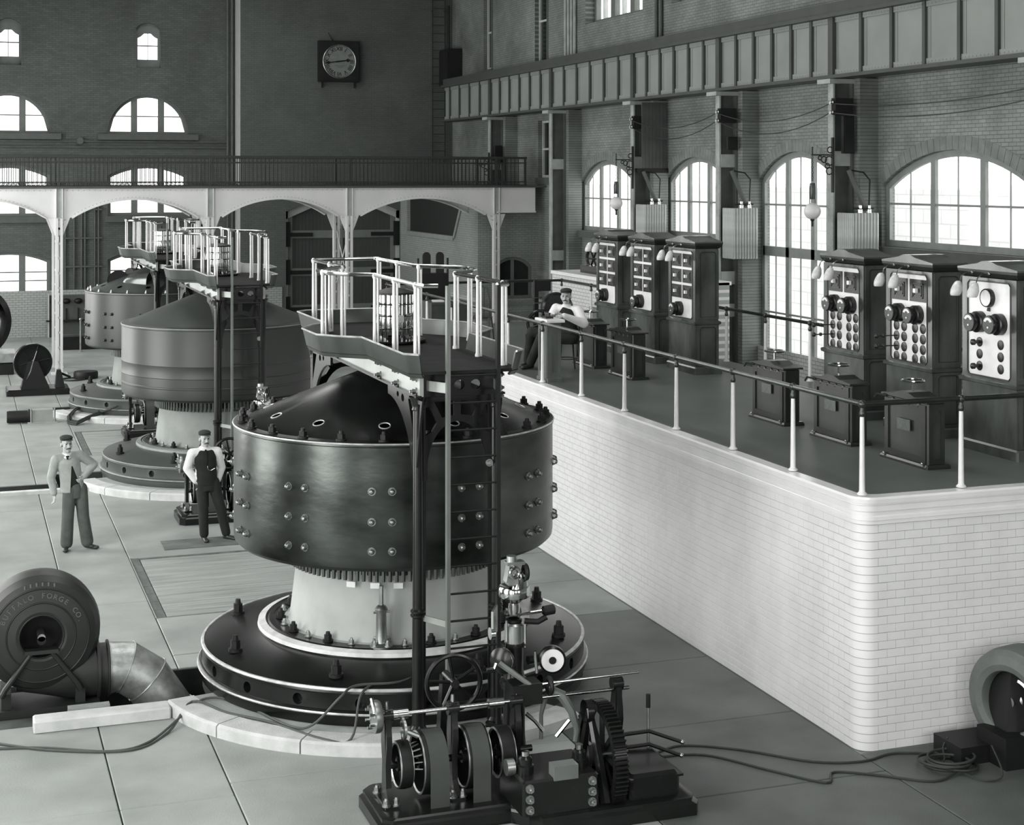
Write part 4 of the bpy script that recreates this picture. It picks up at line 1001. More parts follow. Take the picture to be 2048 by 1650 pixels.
    MB().lathe([(.035, .083), (.03, .09), (0, .09)], 20, (dx, py-.1, dz), (-.25, -.97, 0)).build('gauge_boss', M_black, t)
    MB().cyl((px+.1, py-.1, 1.19), (dx, py-.05, 1.19), .04, n=10).build('gauge_arm', M_iron, t)
    MB().box(px-.12, px+.16, py-.32, py-.1, .86, 1.04).build('valve_box', M_iron, t, smooth=False)
    MB().torus((px+.24, py-.28, 1.0), .07, .02, (1,0,0), 18, 6).build('hand_knob', M_ironmatt, t)
    # vertical handwheel behind the shaft
    hw = MB(); hx, hy, hz = -.36, .55, .95
    hw.torus((hx, hy, hz), .25, .024, (.1, 1, 0), 36, 8)
    for k in range(5):
        a = k*2*pi/5+.5; hw.cyl((hx, hy, hz), (hx+.24*cos(a), hy, hz+.24*sin(a)), .016, n=6)
    hw.cyl((hx, hy-.06, hz), (hx, hy+.25, hz), .04, n=12)
    hw.build('handwheel', M_iron, t)
    MB().loft([[(hx-.1, hy+.16, .1), (hx+.1, hy+.16, .1), (hx+.1, hy+.3, .1), (hx-.1, hy+.3, .1)], [(hx-.05, hy+.18, hz), (hx+.05, hy+.18, hz), (hx+.05, hy+.28, hz), (hx-.05, hy+.28, hz)]]).build('handwheel_stand', M_iron, t, smooth=False)
    return t
gov = make_governor()
dup(gov, (GX, GY[1]-3.97, 0), 0, 'governor of the middle generator behind the man in the waistcoat')
dup(gov, (GX, GY[2]-3.97, 0), 0, 'governor of the farthest generator half hidden behind the middle drum')
# ================================================================ switchboards on the platform
M_pol = mat('polished_dark_cabinet', .065, .2, 0, .6, .8, 2.2, stretch=(1, 1, .45))  # strong mottling puts grey reflections of the polish into the colour
M_poldark = mat('black_cabinet_moulding', .018, .3, 0, .5, .3, 4)
M_meter = mat('black_meter_case', .012, .3, 0, .5, .2, 5)
M_meterface = mat('grey_meter_face', .05, .4, 0, .5, .1, 5)
M_tulip = mat('ribbed_opal_glass', .55, .25, 0, .5, .15, 20)
CW, CD = .98, .38
def cabinet(y0, kind, label):
    t = thing('switchboard_cabinet', label, 'cabinet', (10.93, y0, PZ+.004), 0, 'switchboard cabinets on the platform')
    MB().chbox(-.05, CD+.05, -.05, CW+.05, 0, .12, .02).build('plinth', M_pol, t, smooth=False)
    MB().box(-.02, CD, .0, CW, .12, .80).build('base_body', M_pol, t, smooth=False)
    MB().loft([[(a-d, b-d2, z) for a, b, d, d2 in ((-.02, 0, e, e), (CD, 0, -e, e), (CD, CW, -e, -e), (-.02, CW, e, -e))] for z, e in ((.77, .0), (.785, .03), (.82, .035), (.835, .01))]).build('waist_moulding', M_pol, t, smooth=False)
    MB().box(0, CD, .0, CW, .82, 1.98).build('upper_body', M_pol, t, smooth=False)
    # side panels (both sides): raised frame with a recessed panel, corner posts
    for yy, s in ((-.0, -1), (CW, 1)):
        for z0, z1, nm in ((.16, .74, 'side_panel'), (.90, 1.92, 'side_panel')):
            r = .03; o = [(.055, z0), (CD-.05, z0), (CD-.05, z1-r), (CD-.05-r, z1), (.055+r, z1), (.055, z1-r)]
            MB().plate([(0.0, z0-.03), (CD, z0-.03), (CD, z1+.035), (0.0, z1+.035)], [o], .014, ((0, yy, 0), (1,0,0), (0,0,1)) if s < 0 else ((0, yy+.014, 0), (1,0,0), (0,0,1))).build('side_frame', M_pol, t, smooth=False)
            MB().tube([(p[0], yy+s*.012, p[1]) for p in o], .007, 5, True).build('panel_bead', M_poldark, t)
    # cornice with low gable
    cor = MB()
    def prof(e, z): return [(-e, -e, z), (CD+e, -e, z), (CD+e, CW+e, z), (-e, CW+e, z)]
    cor.loft([prof(.0, 1.97), prof(.02, 1.985), prof(.05, 2.03), prof(.055, 2.07)]); cor.build('cornice', M_poldark, t, smooth=False)
    e = .055; g = [(-e, 2.06), (CW+e, 2.06), (CW+e, 2.08), (CW*.68, 2.13), (CW*.58, 2.16), (CW*.42, 2.16), (CW*.32, 2.13), (-e, 2.08)]
    MB().plate(g, [], CD+2*e, ((-e, 0, 0), (0,1,0), (0,0,1))).build('gable_top', M_pol, t, smooth=False)
    # front: frame and marble slab (front faces -x)
    z0, z1, ya, yb = .86, 1.93, .10, CW-.1
    FF = ((0, CW, 0), (0, -1, 0), (0, 0, 1))          # u = CW - y, w = u x v = (-1,0,0)
    fr = [(0, .83), (CW, .83), (CW, 1.97), (0, 1.97)]; r = .035
    ho = [(.1+r, z0), (CW-.1-r, z0), (CW-.1, z0+r), (CW-.1, z1-r), (CW-.1-r, z1), (.1+r, z1), (.1, z1-r), (.1, z0+r)]
    MB().plate(fr, [ho], .025, FF).build('front_frame', M_pol, t, smooth=False)
    MB().tube([(-.025, CW-p[0], p[1]) for p in ho], .01, 5, True).build('frame_bead', M_poldark, t)
    slab = MB().box(-.014, 0, ya, yb, z0, z1).build('marble_slab', M_marble, t, smooth=False)
    def L(f): return yb-(yb-ya)*f                     # fraction from the left edge as seen
    def meter(f, z, r=.115):
        m = MB().lathe([(r, 0), (r, .075), (r*.9, .085), (r*.7, .09), (r*.72, .115), (r*.86, .125), (r*.87, .16), (r*.82, .17), (0, .17)], 28, (-.014, L(f), z), (-1, 0, 0)).build('meter', M_meter, t)
        MB().lathe([(r*.81, .171), (0, .173)], 24, (-.014, L(f), z), (-1, 0, 0)).build('meter_face', M_meterface, m)
        q = [(-.188, L(f)+r*.68*cos(a), z+r*.68*sin(a)) for a in [pi*(.15+.7*i/8) for i in range(9)]]
        q2 = [(-.188, L(f)+r*.34*cos(a), z+r*.36*sin(a)+.008) for a in [pi*(.85-.7*i/8) for i in range(9)]]
        MB().loft([q+q2, [(x-.002, y, zz) for x, y, zz in q+q2]]).build('meter_scale', M_dial, m, smooth=False)
        MB().cyl((-.186, L(f), z-.03), (-.192, L(f), z-.03), .012, n=8).build('meter_mark', M_dial, m)
    def switch(f0, f1, za, zb):
        y0_, y1_ = L(f1), L(f0)
        b = MB().box(-.022, -.01, y0_, y1_, za, zb).build('switch_panel', M_meter, t, smooth=False)
        yc, zc = (y0_+y1_)/2, (za+zb)/2; w = (y1_-y0_)*.32; h = (zb-za)*.33
        m = MB()
        for k in (1.0, .72):
            for a, b_ in ((-1, 1),):
                m.box(-.03, -.02, yc-w*k, yc-w*k+.012, zc-h*k, zc+h*k); m.box(-.03, -.02, yc+w*k-.012, yc+w*k, zc-h*k, zc+h*k); m.box(-.03, -.02, yc-w*k, yc+w*k, zc-h*k, zc-h*k+.012); m.box(-.03, -.02, yc-w*k, yc+w*k, zc+h*k-.012, zc+h*k)
        m.build('switch_frame', M_meterface, b, smooth=False)
        MB().box(-.06, -.022, yc+.0, yc+.05, zc-.025, zc+.025).build('switch_tag', M_white, b, smooth=False)
    def plug(f, z, r=.06, knob=False):
        m = MB().lathe([(r, 0), (r, .006), (r*.9, .008), (0, .008)], 20, (-.014, L(f), z), (-1, 0, 0))
        p = m.build('plug_socket', M_meter, t)
        if knob: MB().lathe([(.02, 0), (.02, .06), (.035, .07), (.035, .1), (.02, .11), (0, .11)], 12, (-.018, L(f), z), (-1, 0, 0)).build('knob', M_meter, p)
    if kind == 'plugs':
        switch(.03, .46, 1.60, 1.87); switch(.52, .97, 1.60, 1.87)
        meter(.26, 1.445); meter(.75, 1.445)
        for i, f in enumerate((.15, .36, .66, .87)):
            for k in range(4): plug(f, 1.28-.125*k)
        for k in (1, 2):
            h = MB().cyl((-.02, L(.15), 1.28-.125*k), (-.3, L(.15), 1.28-.125*k), .008, n=6); h.sphere((-.3, L(.15), 1.28-.125*k), .03, 10, 7); h.sphere((-.2, L(.15), 1.28-.125*k), .024, 10, 7)
            h.build('plug_handle', M_meter, t)
    elif kind == 'knobs':
        MB().lathe([(.105, 0), (.105, .05), (.1, .06), (.09, .055)], 28, (-.014, L(.5), 1.75), (-1, 0, 0)).build('clock_meter', M_meter, t)
        MB().lathe([(.09, .056), (0, .056)], 28, (-.014, L(.5), 1.75), (-1, 0, 0)).build('clock_dial', M_dial, t)
        MB().cyl((-.02, L(.5), 1.64), (-.03, L(.5), 1.6), .02, n=8).build('clock_knob', M_meter, t)
        meter(.3, 1.47, .12); meter(.76, 1.47, .12)
        for k in range(3):
            plug(.27, 1.24-.135*k, .055, k in (0, 2)); plug(.76, 1.24-.135*k, .055)
    else:
        for k in range(3):
            za = 1.67-.25*k
            switch(.02, .47, za, za+.21); switch(.53, .98, za, za+.21)
        meter(.42, 1.0, .115)
    # two gooseneck lamps with ribbed shades
    for f, dy in ((.15, 0), (.55, 0)):
        yy = L(f)
        lm = MB().tube([(-.05, yy, 2.02), (-.13, yy, 2.03), (-.2, yy, 1.98), (-.22, yy, 1.92)], .008, 6); lm.sphere((-.05, yy, 2.02), .022, 8, 6)
        lb = lm.build('lamp_arm', M_brass, t)
        n = 24; sh = MB(); rings = []
        for rr, zz in ((.018, 1.93), (.035, 1.915), (.05, 1.88), (.062, 1.83), (.058, 1.785), (.048, 1.765)):
            rings.append([(-.235+(rr*(1+.07*(i % 2)))*cos(2*pi*i/n)-(1.93-zz)*.25, yy+(rr*(1+.07*(i % 2)))*sin(2*pi*i/n), zz) for i in range(n)])
        sh.loft(rings, True, True); sh.build('lamp_shade', M_tulip, lb, ang=60)
    return t
cab = [('grid', 25.44, 'black switch cabinet farthest left, nearest the seated man'), ('grid', 23.90, 'black switch cabinet in the middle of the far group of three'), ('grid', 22.37, 'black switch cabinet nearest the camera in the far group of three'),
       ('plugs', 17.50, 'plug switchboard cabinet before the tall window, left of the near three'), ('plugs', 16.0, 'plug switchboard cabinet in the middle of the near three'), ('knobs', 14.42, 'white faced knob switchboard cabinet cut by the right edge of the view')]
for kd, y, l in cab: cabinet(y, kd, l)

def pedestal(y0, label, plate=True):
    t = thing('rheostat_pedestal', label, 'pedestal', (9.72, y0, PZ+.004), 0, 'handwheel pedestals before the switchboards')
    D, Wd, H = .22, .82, .70
    MB().chbox(-.05, D+.05, -.05, Wd+.05, 0, .045, .02).build('plinth', M_poldark, t, smooth=False)
    MB().chbox(0, D, 0, Wd, .04, H, .015).build('body', mat('black_pedestal_panel', .028, .32, 0, .5, .4, 3), t, smooth=False)
    o = [(.09, .12), (Wd-.09, .12), (Wd-.09, H-.1), (.09, H-.1)]
    MB().plate([(0.02, .05), (Wd-.02, .05), (Wd-.02, H-.03), (.02, H-.03)], [o], .018, ((0, Wd, 0), (0,-1,0), (0,0,1))).build('front_frame', M_poldark, t, smooth=False)
    o2 = [(.06, .1), (D-.06, .1), (D-.06, H-.12)]+[((D/2)+(D/2-.06)*cos(pi*i/8), H-.12+(D/2-.06)*sin(pi*i/8)) for i in range(1, 8)]+[(.06, H-.12)]
    MB().plate([(.015, .05), (D-.015, .05), (D-.015, H-.01), (.015, H-.01)], [o2], .012, ((0, 0, 0), (1,0,0), (0,0,1))).build('side_frame', M_poldark, t, smooth=False)
    cp = [(-.03, H-.0), (Wd+.03, H), (Wd+.03, H+.02), (Wd*.75, H+.04), (Wd*.6, H+.075), (Wd*.4, H+.075), (Wd*.25, H+.04), (-.03, H+.02)]
    MB().plate(cp, [], D+.06, ((-.03, 0, 0), (0,1,0), (0,0,1))).build('lid', M_poldark, t, smooth=False)
    for k in range(4): MB().lathe([(.03, 0), (.03, .012), (.015, .02), (0, .02)], 10, (0, .16+.165*k, H-.045), (-1,0,0)).build('boss', mat('dark_bronze_fitting', .06, .3, .6, .5, .2, 6), t)
    for yy in (.04, Wd-.04): MB().sphere((-.045, yy, .055), .014, 8, 6).build('foot_screw', M_steel, t)
    w = MB().torus((D/2-.02, Wd*.5, H+.19), .12, .014, n=32, k=6)
    for k in range(3): a = k*2*pi/3; w.cyl((D/2-.02, Wd*.5, H+.175), (D/2-.02+.11*cos(a), Wd*.5+.11*sin(a), H+.19), .008, n=5)
    w.cyl((D/2-.02, Wd*.5, H+.06), (D/2-.02, Wd*.5, H+.19), .012, n=8)
    w.build('handwheel', M_steel, t)
    MB().tube([(-.04, Wd-.1, H-.01), (-.08, Wd+.03, H-.0), (-.07, Wd+.1, H-.05)], .012, 6).build('lever', M_poldark, t)
    if plate: MB().box(-.026, -.018, Wd*.36, Wd*.66, .36, .48).build('name_plate', mat('dull_name_plate', .11, .4, .4, .5, .2, 30), t, smooth=False)
for y, l, p in ((23.62, 'black handwheel pedestal beside the seated man', False), (22.1, 'black handwheel pedestal right of the one beside the seated man', True), (17.42, 'black handwheel pedestal left of the near three, before the tall window', True), (15.87, 'black handwheel pedestal in the middle of the near three', True), (14.34, 'black handwheel pedestal nearest the corner of the platform', True)): pedestal(y, l, p)

# podium desk, operator's desk, chairs, machines at the far end of the platform
t = thing('podium', 'dark panelled podium with white slab top behind the railing', 'podium', (8.42, 22.3, PZ+.004))
M_pod = mat('grey_brown_panelled_wood', .10, .4, 0, .5, .25, 3, stretch=(3, 3, .6))
MB().chbox(-.03, .23, -.03, .43, 0, .06, .01).build('plinth', M_pod, t, smooth=False)
MB().box(0, .2, 0, .4, .05, .90).build('body', M_pod, t, smooth=False)
MB().plate([(0, .06), (.4, .06), (.4, .9), (0, .9)], [[(.07, .14), (.33, .14), (.33, .78), (.07, .78)]], .015, ((0, .4, 0), (0,-1,0), (0,0,1))).build('front_frame', M_pod, t, smooth=False)
MB().plate([(0, .06), (.2, .06), (.2, .9), (0, .9)], [[(.05, .14), (.15, .14), (.15, .74), (.13, .78), (.07, .78), (.05, .74)]], .015, ((0, 0, 0), (1,0,0), (0,0,1))).build('side_frame', M_pod, t, smooth=False)
MB().chbox(-.05, .25, -.06, .46, .90, .945, .008).build('slab_top', M_marble, t, smooth=False)
dev = thing('signal_instrument', 'small dark instrument with keys on the white podium slab', 'instrument', (8.5, 22.55, PZ+.95))
MB().box(-.06, .06, -.1, .1, 0, .03).build('base', M_meter, dev, smooth=False)
for k in range(4): MB().lathe([(.016, .03), (.016, .06), (.024, .065), (.024, .085), (0, .09)], 10, (0, -.075+.05*k, 0)).build('key', M_meter, dev)
t = thing('desk', 'dark desk near the rail at the far end of the platform', 'desk', (8.5, 28.8, PZ+.004))
MB().box(.0, .78, 0, .75, .66, .70).build('desk_top', M_darkwood, t, smooth=False)
for x0 in (.0, .5): MB().box(x0+.01, x0+.27, .02, .73, .0, .66).build('drawer_pedestal', M_darkwood, t, smooth=False)
MB().box(.27, .52, .03, .05, .1, .66).build('modesty_panel', M_black, t, smooth=False)
t = tag(MB().loft([[(8.58, 29.0, PZ+.708), (8.8, 28.95, PZ+.708), (8.84, 29.15, PZ+.708), (8.62, 29.2, PZ+.708)], [(8.58, 29.0, PZ+.735), (8.8, 28.95, PZ+.73), (8.84, 29.15, PZ+.74), (8.62, 29.2, PZ+.735)]]).build('ledger', M_white, smooth=False), 'white open ledger lying on the far desk', 'ledger')
t = tag(MB().box(8.9, 9.1, 28.9, 29.05, PZ+.708, PZ+.73).build('paper_stack', M_white, smooth=False), 'white stack of papers beside the ledger on the far desk', 'papers')
M_chair = mat('dark_bentwood', .03, .4, 0, .5, .3, 4)
def chair(loc, rz, label, back=.5):
    t = thing('bentwood_chair', label, 'chair', loc, rz)
    MB().lathe([(0, .44), (.19, .44), (.205, .455), (.19, .47), (0, .465)], 24).build('seat', M_chair, t)
    for sx in (-1, 1):
        for sy in (-1, 1):
            MB().tube([(sx*.15, sy*.14, .45), (sx*.175, sy*.165, .2), (sx*.19, sy*.19, 0)], [.017, .015, .013], 8).build('leg', M_chair, t)
    MB().torus((0,0,.2), .16, .01, n=24, k=6).build('ring_stretcher', M_chair, t)
    pts = [(-.17, .15, .45), (-.19, .19, .45+back*.5), (-.15, .22, .45+back*.9), (0, .235, .45+back), (.15, .22, .45+back*.9), (.19, .19, .45+back*.5), (.17, .15, .45)]
    MB().tube(pts, .016, 8).build('back_hoop', M_chair, t)
    for x in (-.07, .07): MB().tube([(x, .16, .46), (x*1.2, .21, .45+back*.96)], .009, 6).build('back_spindle', M_chair, t)
    return t
chair((9.2, 23.52, PZ+.004), radians(-95), 'dark bentwood chair the operator sits on')
chair((9.35, 28.3, PZ+.004), radians(150), 'empty dark chair with tall back beside the far desk', .62)
t = thing('relay_stand', 'dark upright stand with two round topped boards behind the desk', 'instrument stand', (8.72, 30.5, PZ+.004))
MB().box(.05, .62, 0, .3, 0, 1.15).build('body', M_ironmatt, t, smooth=False)
for x in (.1, .38): MB().plate([(x, 1.05), (x+.17, 1.05), (x+.17, 1.5)]+[(x+.085+.085*cos(a), 1.5+.085*sin(a)) for a in [pi*i/8 for i in range(1, 8)]]+[(x, 1.5)], [], .04, ((0, .05, 0), (1,0,0), (0,0,1))).build('board', M_meter, t, smooth=False)
for x in (.02, .64): MB().box(x-.02, x+.02, .05, .12, 0, 1.46).build('upright', M_meter, t, smooth=False)
t = thing('motor_set', 'dark motor with big wheel standing behind the seated man', 'motor', (10.25, 27.7, PZ+.004))
MB().box(-.1, .75, -.15, .4, 0, .12).build('bed', M_iron, t, smooth=False)
MB().lathe([(.0, -.16), (.26, -.16), (.3, -.12), (.3, .12), (.26, .16), (0, .16)], 32, (.42, .1, .62), (.25, 1, 0)).build('casing', M_iron, t)
MB().box(.2, .64, 0, .25, .1, .4).build('frame', M_iron, t, smooth=False)
w = MB().torus((.02, -.1, .36), .24, .03, (.3, 1, 0), 32, 8)
for k in range(6): a = k*pi/3+.4; w.cyl((.02, -.1, .36), (.02+.22*cos(a), -.1-.06*cos(a), .36+.22*sin(a)), .018, n=6)
w.build('hand_wheel', M_iron, t)
MB().box(-.02, .06, .12, .2, .1, 1.15).build('pillar', M_ironmatt, t, smooth=False)
MB().box(.02, .3, .1, .25, .95, 1.15).build('terminal_box', M_ironmatt, t, smooth=False)
for z in (.72, .82): MB().box(-.04, .12, .08, .2, z, z+.02).build('brass_strip', M_brass, t, smooth=False)
MB().cyl((.55, -.1, .5), (.55, -.1, .53), .07, n=14).build('oil_tray', M_brass, t)
t = thing('engine_plinth', 'white tiled block with dark engine on it beyond the switchboards', 'plinth', (14, 32, 0))
MB().box(0, 2.2, -.5, 4.8, 0, 3.23).build('block', B_tileW, t, smooth=False)
MB().box(-.03, 2.25, -.5, 4.83, 3.17, 3.25).build('coping', M_white, t, smooth=False)
MB().box(-.025, 0, -.4, 2.3, .3, 2.55).build('grey_panel', mat('grey_cover_plate', .16, .4, .2), t, smooth=False)
t = thing('small_engine', 'small dark horizontal engine with flywheel on the white tiled block', 'engine', (14.6, 33.2, 3.25))
MB().box(-.25, .35, -.9, 2.6, 0, .18).build('bed', M_iron, t, smooth=False)
w = MB().torus((.0, 2.35, .34), .27, .045, (1, .25, 0), 36, 8)
for k in range(6): a = k*pi/3; w.cyl((0, 2.35, .34), (0-.06*cos(a), 2.35+.26*cos(a), .34+.26*sin(a)), .025, n=6)
w.build('flywheel', M_iron, t)
MB().cyl((.05, -.4, .32), (.05, 1.0, .32), .16, n=20).build('cylinder', M_iron, t)
MB().cyl((.05, 1.0, .3), (.05, 2.2, .3), .05, n=10).build('piston_rod', M_steeldull, t)
MB().lathe([(.1, .1), (.06, .3), (.06, .5), (.1, .52), (.05, .58)], 14, (.0, -.5, 0)).build('valve', M_iron, t)

# ================================================================ people
M_skin = mat('skin', .42, .5, 0, .4, .06, 6)
M_hair = mat('grey_hair', .12, .6, 0, .3, .2, 20)
M_capm = mat('dark_cap_cloth', .035, .8, 0, .2, .2, 12)
M_jacket = mat('pale_work_jacket', .32, .85, 0, .2, .15, 7, .25, 35)
M_trous = mat('grey_work_trousers', .085, .85, 0, .2, .18, 7, .25, 35)
M_vest = mat('black_waistcoat', .018, .8, 0, .2, .2, 9)
M_shirt = mat('white_shirt_cloth', .72, .8, 0, .2, .06, 9, .25, 25)
M_dtrous = mat('dark_trousers', .022, .8, 0, .2, .2, 9)
M_shoe = mat('black_leather_shoe', .02, .4, 0, .5, .2, 8)
M_eye = mat('dark_eye', .02, .3)
def capsule(m, p0, p1, r0, r1, n=14, k=4):
    p0, p1 = Vector(p0), Vector(p1); u, v, d = frame_from_dir(p1-p0); rings = []
    for i in range(k+1):
        a = -pi/2+pi/2*i/k; rings.append((p0+d*r0*sin(a), max(r0*cos(a), 1e-3)))
    for i in range(k+1):
        a = pi/2*i/k; rings.append((p1+d*r1*sin(a), max(r1*cos(a), 1e-3)))
    m.loft([[c+(u*cos(2*pi*i/n)+v*sin(2*pi*i/n))*r for i in range(n)] for c, r in rings])
def ell(m, c, r, yaw=0.0, n=16, k=10):
    rings = []
    for j in range(k+1):
        a = -pi/2+pi*j/k; q = max(cos(a), .01)
        rings.append([(c[0]+(r[0]*q*cos(b)*cos(yaw)-r[1]*q*sin(b)*sin(yaw)), c[1]+(r[0]*q*cos(b)*sin(yaw)+r[1]*q*sin(b)*cos(yaw)), c[2]+r[2]*sin(a)) for b in [2*pi*i/n for i in range(n)]])
    m.loft(rings)
def torso(m, secs, n=20):                   # secs: (centre, rx, ry, yaw)
    m.loft([[(c[0]+rx*cos(b)*cos(yw)-ry*sin(b)*sin(yw), c[1]+rx*cos(b)*sin(yw)+ry*sin(b)*cos(yw), c[2]) for b in [2*pi*i/n for i in range(n)]] for c, rx, ry, yw in secs])
def remeshed(m, name, mt, vox=.011, it=3, extra=None):
    me = m.mesh('tmp', None, False); a = bpy.data.objects.new('tmp', me); COL.objects.link(a)
    md = a.modifiers.new('r', 'REMESH'); md.mode = 'VOXEL'; md.voxel_size = vox; md.use_smooth_shade = True
    s = a.modifiers.new('s', 'SMOOTH'); s.factor = .5; s.iterations = it
    dg = bpy.context.evaluated_depsgraph_get(); r = bpy.data.meshes.new_from_object(a.evaluated_get(dg)); r.name = name
    bpy.data.objects.remove(a)
    if extra is not None:
        bm = bmesh.new(); bm.from_mesh(r); e = extra.mesh('e', None, False); bm.from_mesh(e); bm.to_mesh(r); bm.free()
    r.materials.clear(); r.materials.append(mt); r.shade_smooth(); return r
def hand(body, fing, wrist, d, thumb, curl=.5):
    """palm along d, thumb on the side 'thumb'; fingers curl towards d x thumb"""
    w = Vector(wrist); d = Vector(d).normalized(); s = Vector(thumb); s = (s-d*s.dot(d)).normalized(); nrm = d.cross(s)
    capsule(body, w, w+d*.03, .026, .028)
    for q in (-.026, -.009, .009, .026): capsule(body, w+d*.025+s*q*.7, w+d*.085+s*q, .015, .013)
    for q, L in ((.028, .068), (.009, .078), (-.010, .072), (-.028, .055)):
        a = w+d*.08+s*q; b = a+(d*cos(curl*.6)+nrm*sin(curl*.6))*L*.45; c = b+(d*cos(curl*1.5)+nrm*sin(curl*1.5))*L*.33; e = c+(d*cos(curl*2.2)+nrm*sin(curl*2.2))*L*.25
        fing.tube([a, b, c, e], [.0092, .0088, .008, .006], 8)
    a = w+d*.025+s*.025; b = a+(d*.6+s*.75).normalized()*.035; c = b+(d*.9+s*.2+nrm*.3).normalized()*.03
    fing.tube([a, b, c], [.012, .0105, .007], 8)
def head_on(body, root, c, yaw, tilt=0.0, cap=True, moust=True):
    """c = head centre at eye level; yaw 0 looks to -y"""
    R = Matrix.Rotation(yaw, 4, 'Z') @ Matrix.Rotation(tilt, 4, 'X'); T = Matrix.Translation(c) @ R
    h = MB()
    ell(h, (0, .012, .035), (.075, .095, .088)); ell(h, (0, -.028, -.045), (.06, .064, .075)); ell(h, (0, -.06, -.1), (.028, .028, .022))
    capsule(h, (0, -.086, .008), (0, -.108, -.034), .009, .0145); capsule(h, (-.04, -.078, .028), (.04, -.078, .028), .012, .012)
    for s in (-1, 1):
        ell(h, (s*.042, -.058, -.03), (.026, .028, .03)); ell(h, (s*.079, .012, -.012), (.012, .022, .032)); capsule(h, (0, -.1, -.034), (s*.014, -.092, -.036), .01, .008)
    capsule(h, (-.02, -.086, -.072), (.02, -.086, -.072), .008, .008); capsule(h, (-.017, -.084, -.084), (.017, -.084, -.084), .008, .008)
    h.xform(T); b = len(body.v); body.v += h.v; body.f += [tuple(i+b for i in f) for f in h.f]
    def child(m, nm, mt): m.xform(T); return m.build(nm, mt, root)
    for s in (-1, 1):
        e = MB(); ell(e, (s*.031, -.0775, .004), (.014, .009, .0065), n=10, k=6); child(e, 'eye', M_eye)
        e = MB(); capsule(e, (s*.016, -.091, .022), (s*.047, -.078, .024), .005, .004, 8, 3); child(e, 'eyebrow', M_hair)
    if moust:
        e = MB(); capsule(e, (0, -.101, -.055), (-.036, -.082, -.068), .012, .006, 8, 3); capsule(e, (0, -.101, -.055), (.036, -.082, -.068), .012, .006, 8, 3); child(e, 'moustache', mat('dark_moustache', .05, .7))
    e = MB(); rings = []
    for z, rx, ry, yc in ((-.05, .066, .06, .05), (-.02, .078, .085, .03), (.03, .081, .1, .018), (.08, .075, .092, .015)):
        rings.append([(rx*cos(a), yc+ry*sin(a), z) for a in [-.22+(pi+.44)*i/16 for i in range(17)]]+[(rx*.85*cos(a), yc+ry*.85*sin(a), z) for a in [pi+.22-(pi+.44)*i/16 for i in range(17)]])
    e.loft(rings); child(e, 'hair', M_hair)
    if cap:
        e = MB(); ell(e, (0, .008, .092), (.095, .112, .042), n=24); e.lathe([(.084, .055), (.09, .06), (.092, .095), (.08, .1)], 28, (0, .01, 0), caps=True)
        e.xform(Matrix.Identity(4)); v = MB(); ell(v, (0, -.1, .068), (.064, .05, .009), n=20); b = len(e.v); e.v += v.v; e.f += [tuple(i+b for i in f) for f in v.f]
        child(e, 'cap', M_capm)
def shoe(root, ankle, heading, mt):
    a = Vector(ankle); f = Vector((sin(heading), -cos(heading), 0)); m = MB()
    ell(m, tuple(a+f*.0+Vector((0,0,-.035))), (.04, .05, .045), heading); capsule(m, a+Vector((0,0,-.045))-f*.03, a+f*.13+Vector((0,0,-.055)), .036, .034); ell(m, tuple(a+f*.15+Vector((0,0,-.058))), (.045, .06, .03), heading)
    capsule(m, a+Vector((0,0,.04)), a, .042, .046)
    me = remeshed(m, 'shoe', mt, .009, 2)
    for v in me.vertices: v.co.z = max(v.co.z, a.z-.088)
    return link('shoe', me, root)
def standing(label, loc, J, jacket, M_top, M_leg, M_sleeve=None):
    t = thing('person', label, 'person', loc)
    V = {k: Vector(v) for k, v in J.items()}; yw = J['yaw'] if 'yaw' in J else 0
    return t, V
def leg_cloth(m, hip, knee, ank, r0=.095, r1=.078, r2=.075):
    capsule(m, hip, knee, r0, r1); capsule(m, knee, (ank[0], ank[1], ank[2]+.02), r1, r2)
def flat_bottom(me, z):
    for v in me.vertices: v.co.z = max(v.co.z, z)
    return me

# --- man in the pale jacket, hand on hip
t = thing('person', 'man in dark cap, pale open jacket and grey trousers, left hand on hip', 'person', (1.68, 24.5, 0))
rs, ls, el_r, wr_r, el_l, wr_l = (-.30, -.05, 1.37), (.06, .06, 1.40), (-.365, -.03, 1.10), (-.325, -.09, .86), (.265, .12, 1.235), (.10, -.03, 1.075)
rh, lh, rk, lk, ra, la = (-.10, -.03, .90), (.07, .02, .90), (-.125, -.06, .49), (.10, -.02, .49), (-.14, -.02, .09), (.16, .0, .09)
hd = (-.145, -.07, 1.60)
body, fing = MB(), MB()
torso(body, [((-.03, 0, .86), .14, .1, .2), ((-.06, 0, 1.1), .135, .095, .25), ((-.11, 0, 1.33), .16, .1, .3), ((-.12, 0, 1.43), .09, .07, .3)])
capsule(body, (-.125, .0, 1.4), (-.142, -.04, 1.53), .056, .052)
for a, b, c in ((rs, el_r, wr_r), (ls, el_l, wr_l)): capsule(body, a, b, .05, .04); capsule(body, b, c, .04, .027)
for a, b, c in ((rh, rk, ra), (lh, lk, la)): capsule(body, a, b, .075, .055); capsule(body, b, c, .055, .038)
head_on(body, t, hd, radians(18), 0)
hand(body, fing, wr_r, (.06, -.15, -1), (.3, -1, 0), .6); hand(body, fing, wr_l, (-.55, -.55, -.35), (0, -.3, 1), .8)
link('body', remeshed(body, 'body', M_skin, .0085, 2, fing), t)
j = MB()
torso(j, [((-.055, .0, .87), .185, .135, .2), ((-.06, 0, 1.0), .175, .13, .22), ((-.085, 0, 1.15), .168, .122, .28), ((-.115, 0, 1.32), .178, .12, .3), ((-.12, .0, 1.41), .12, .085, .3), ((-.125, .0, 1.46), .07, .065, .3)])
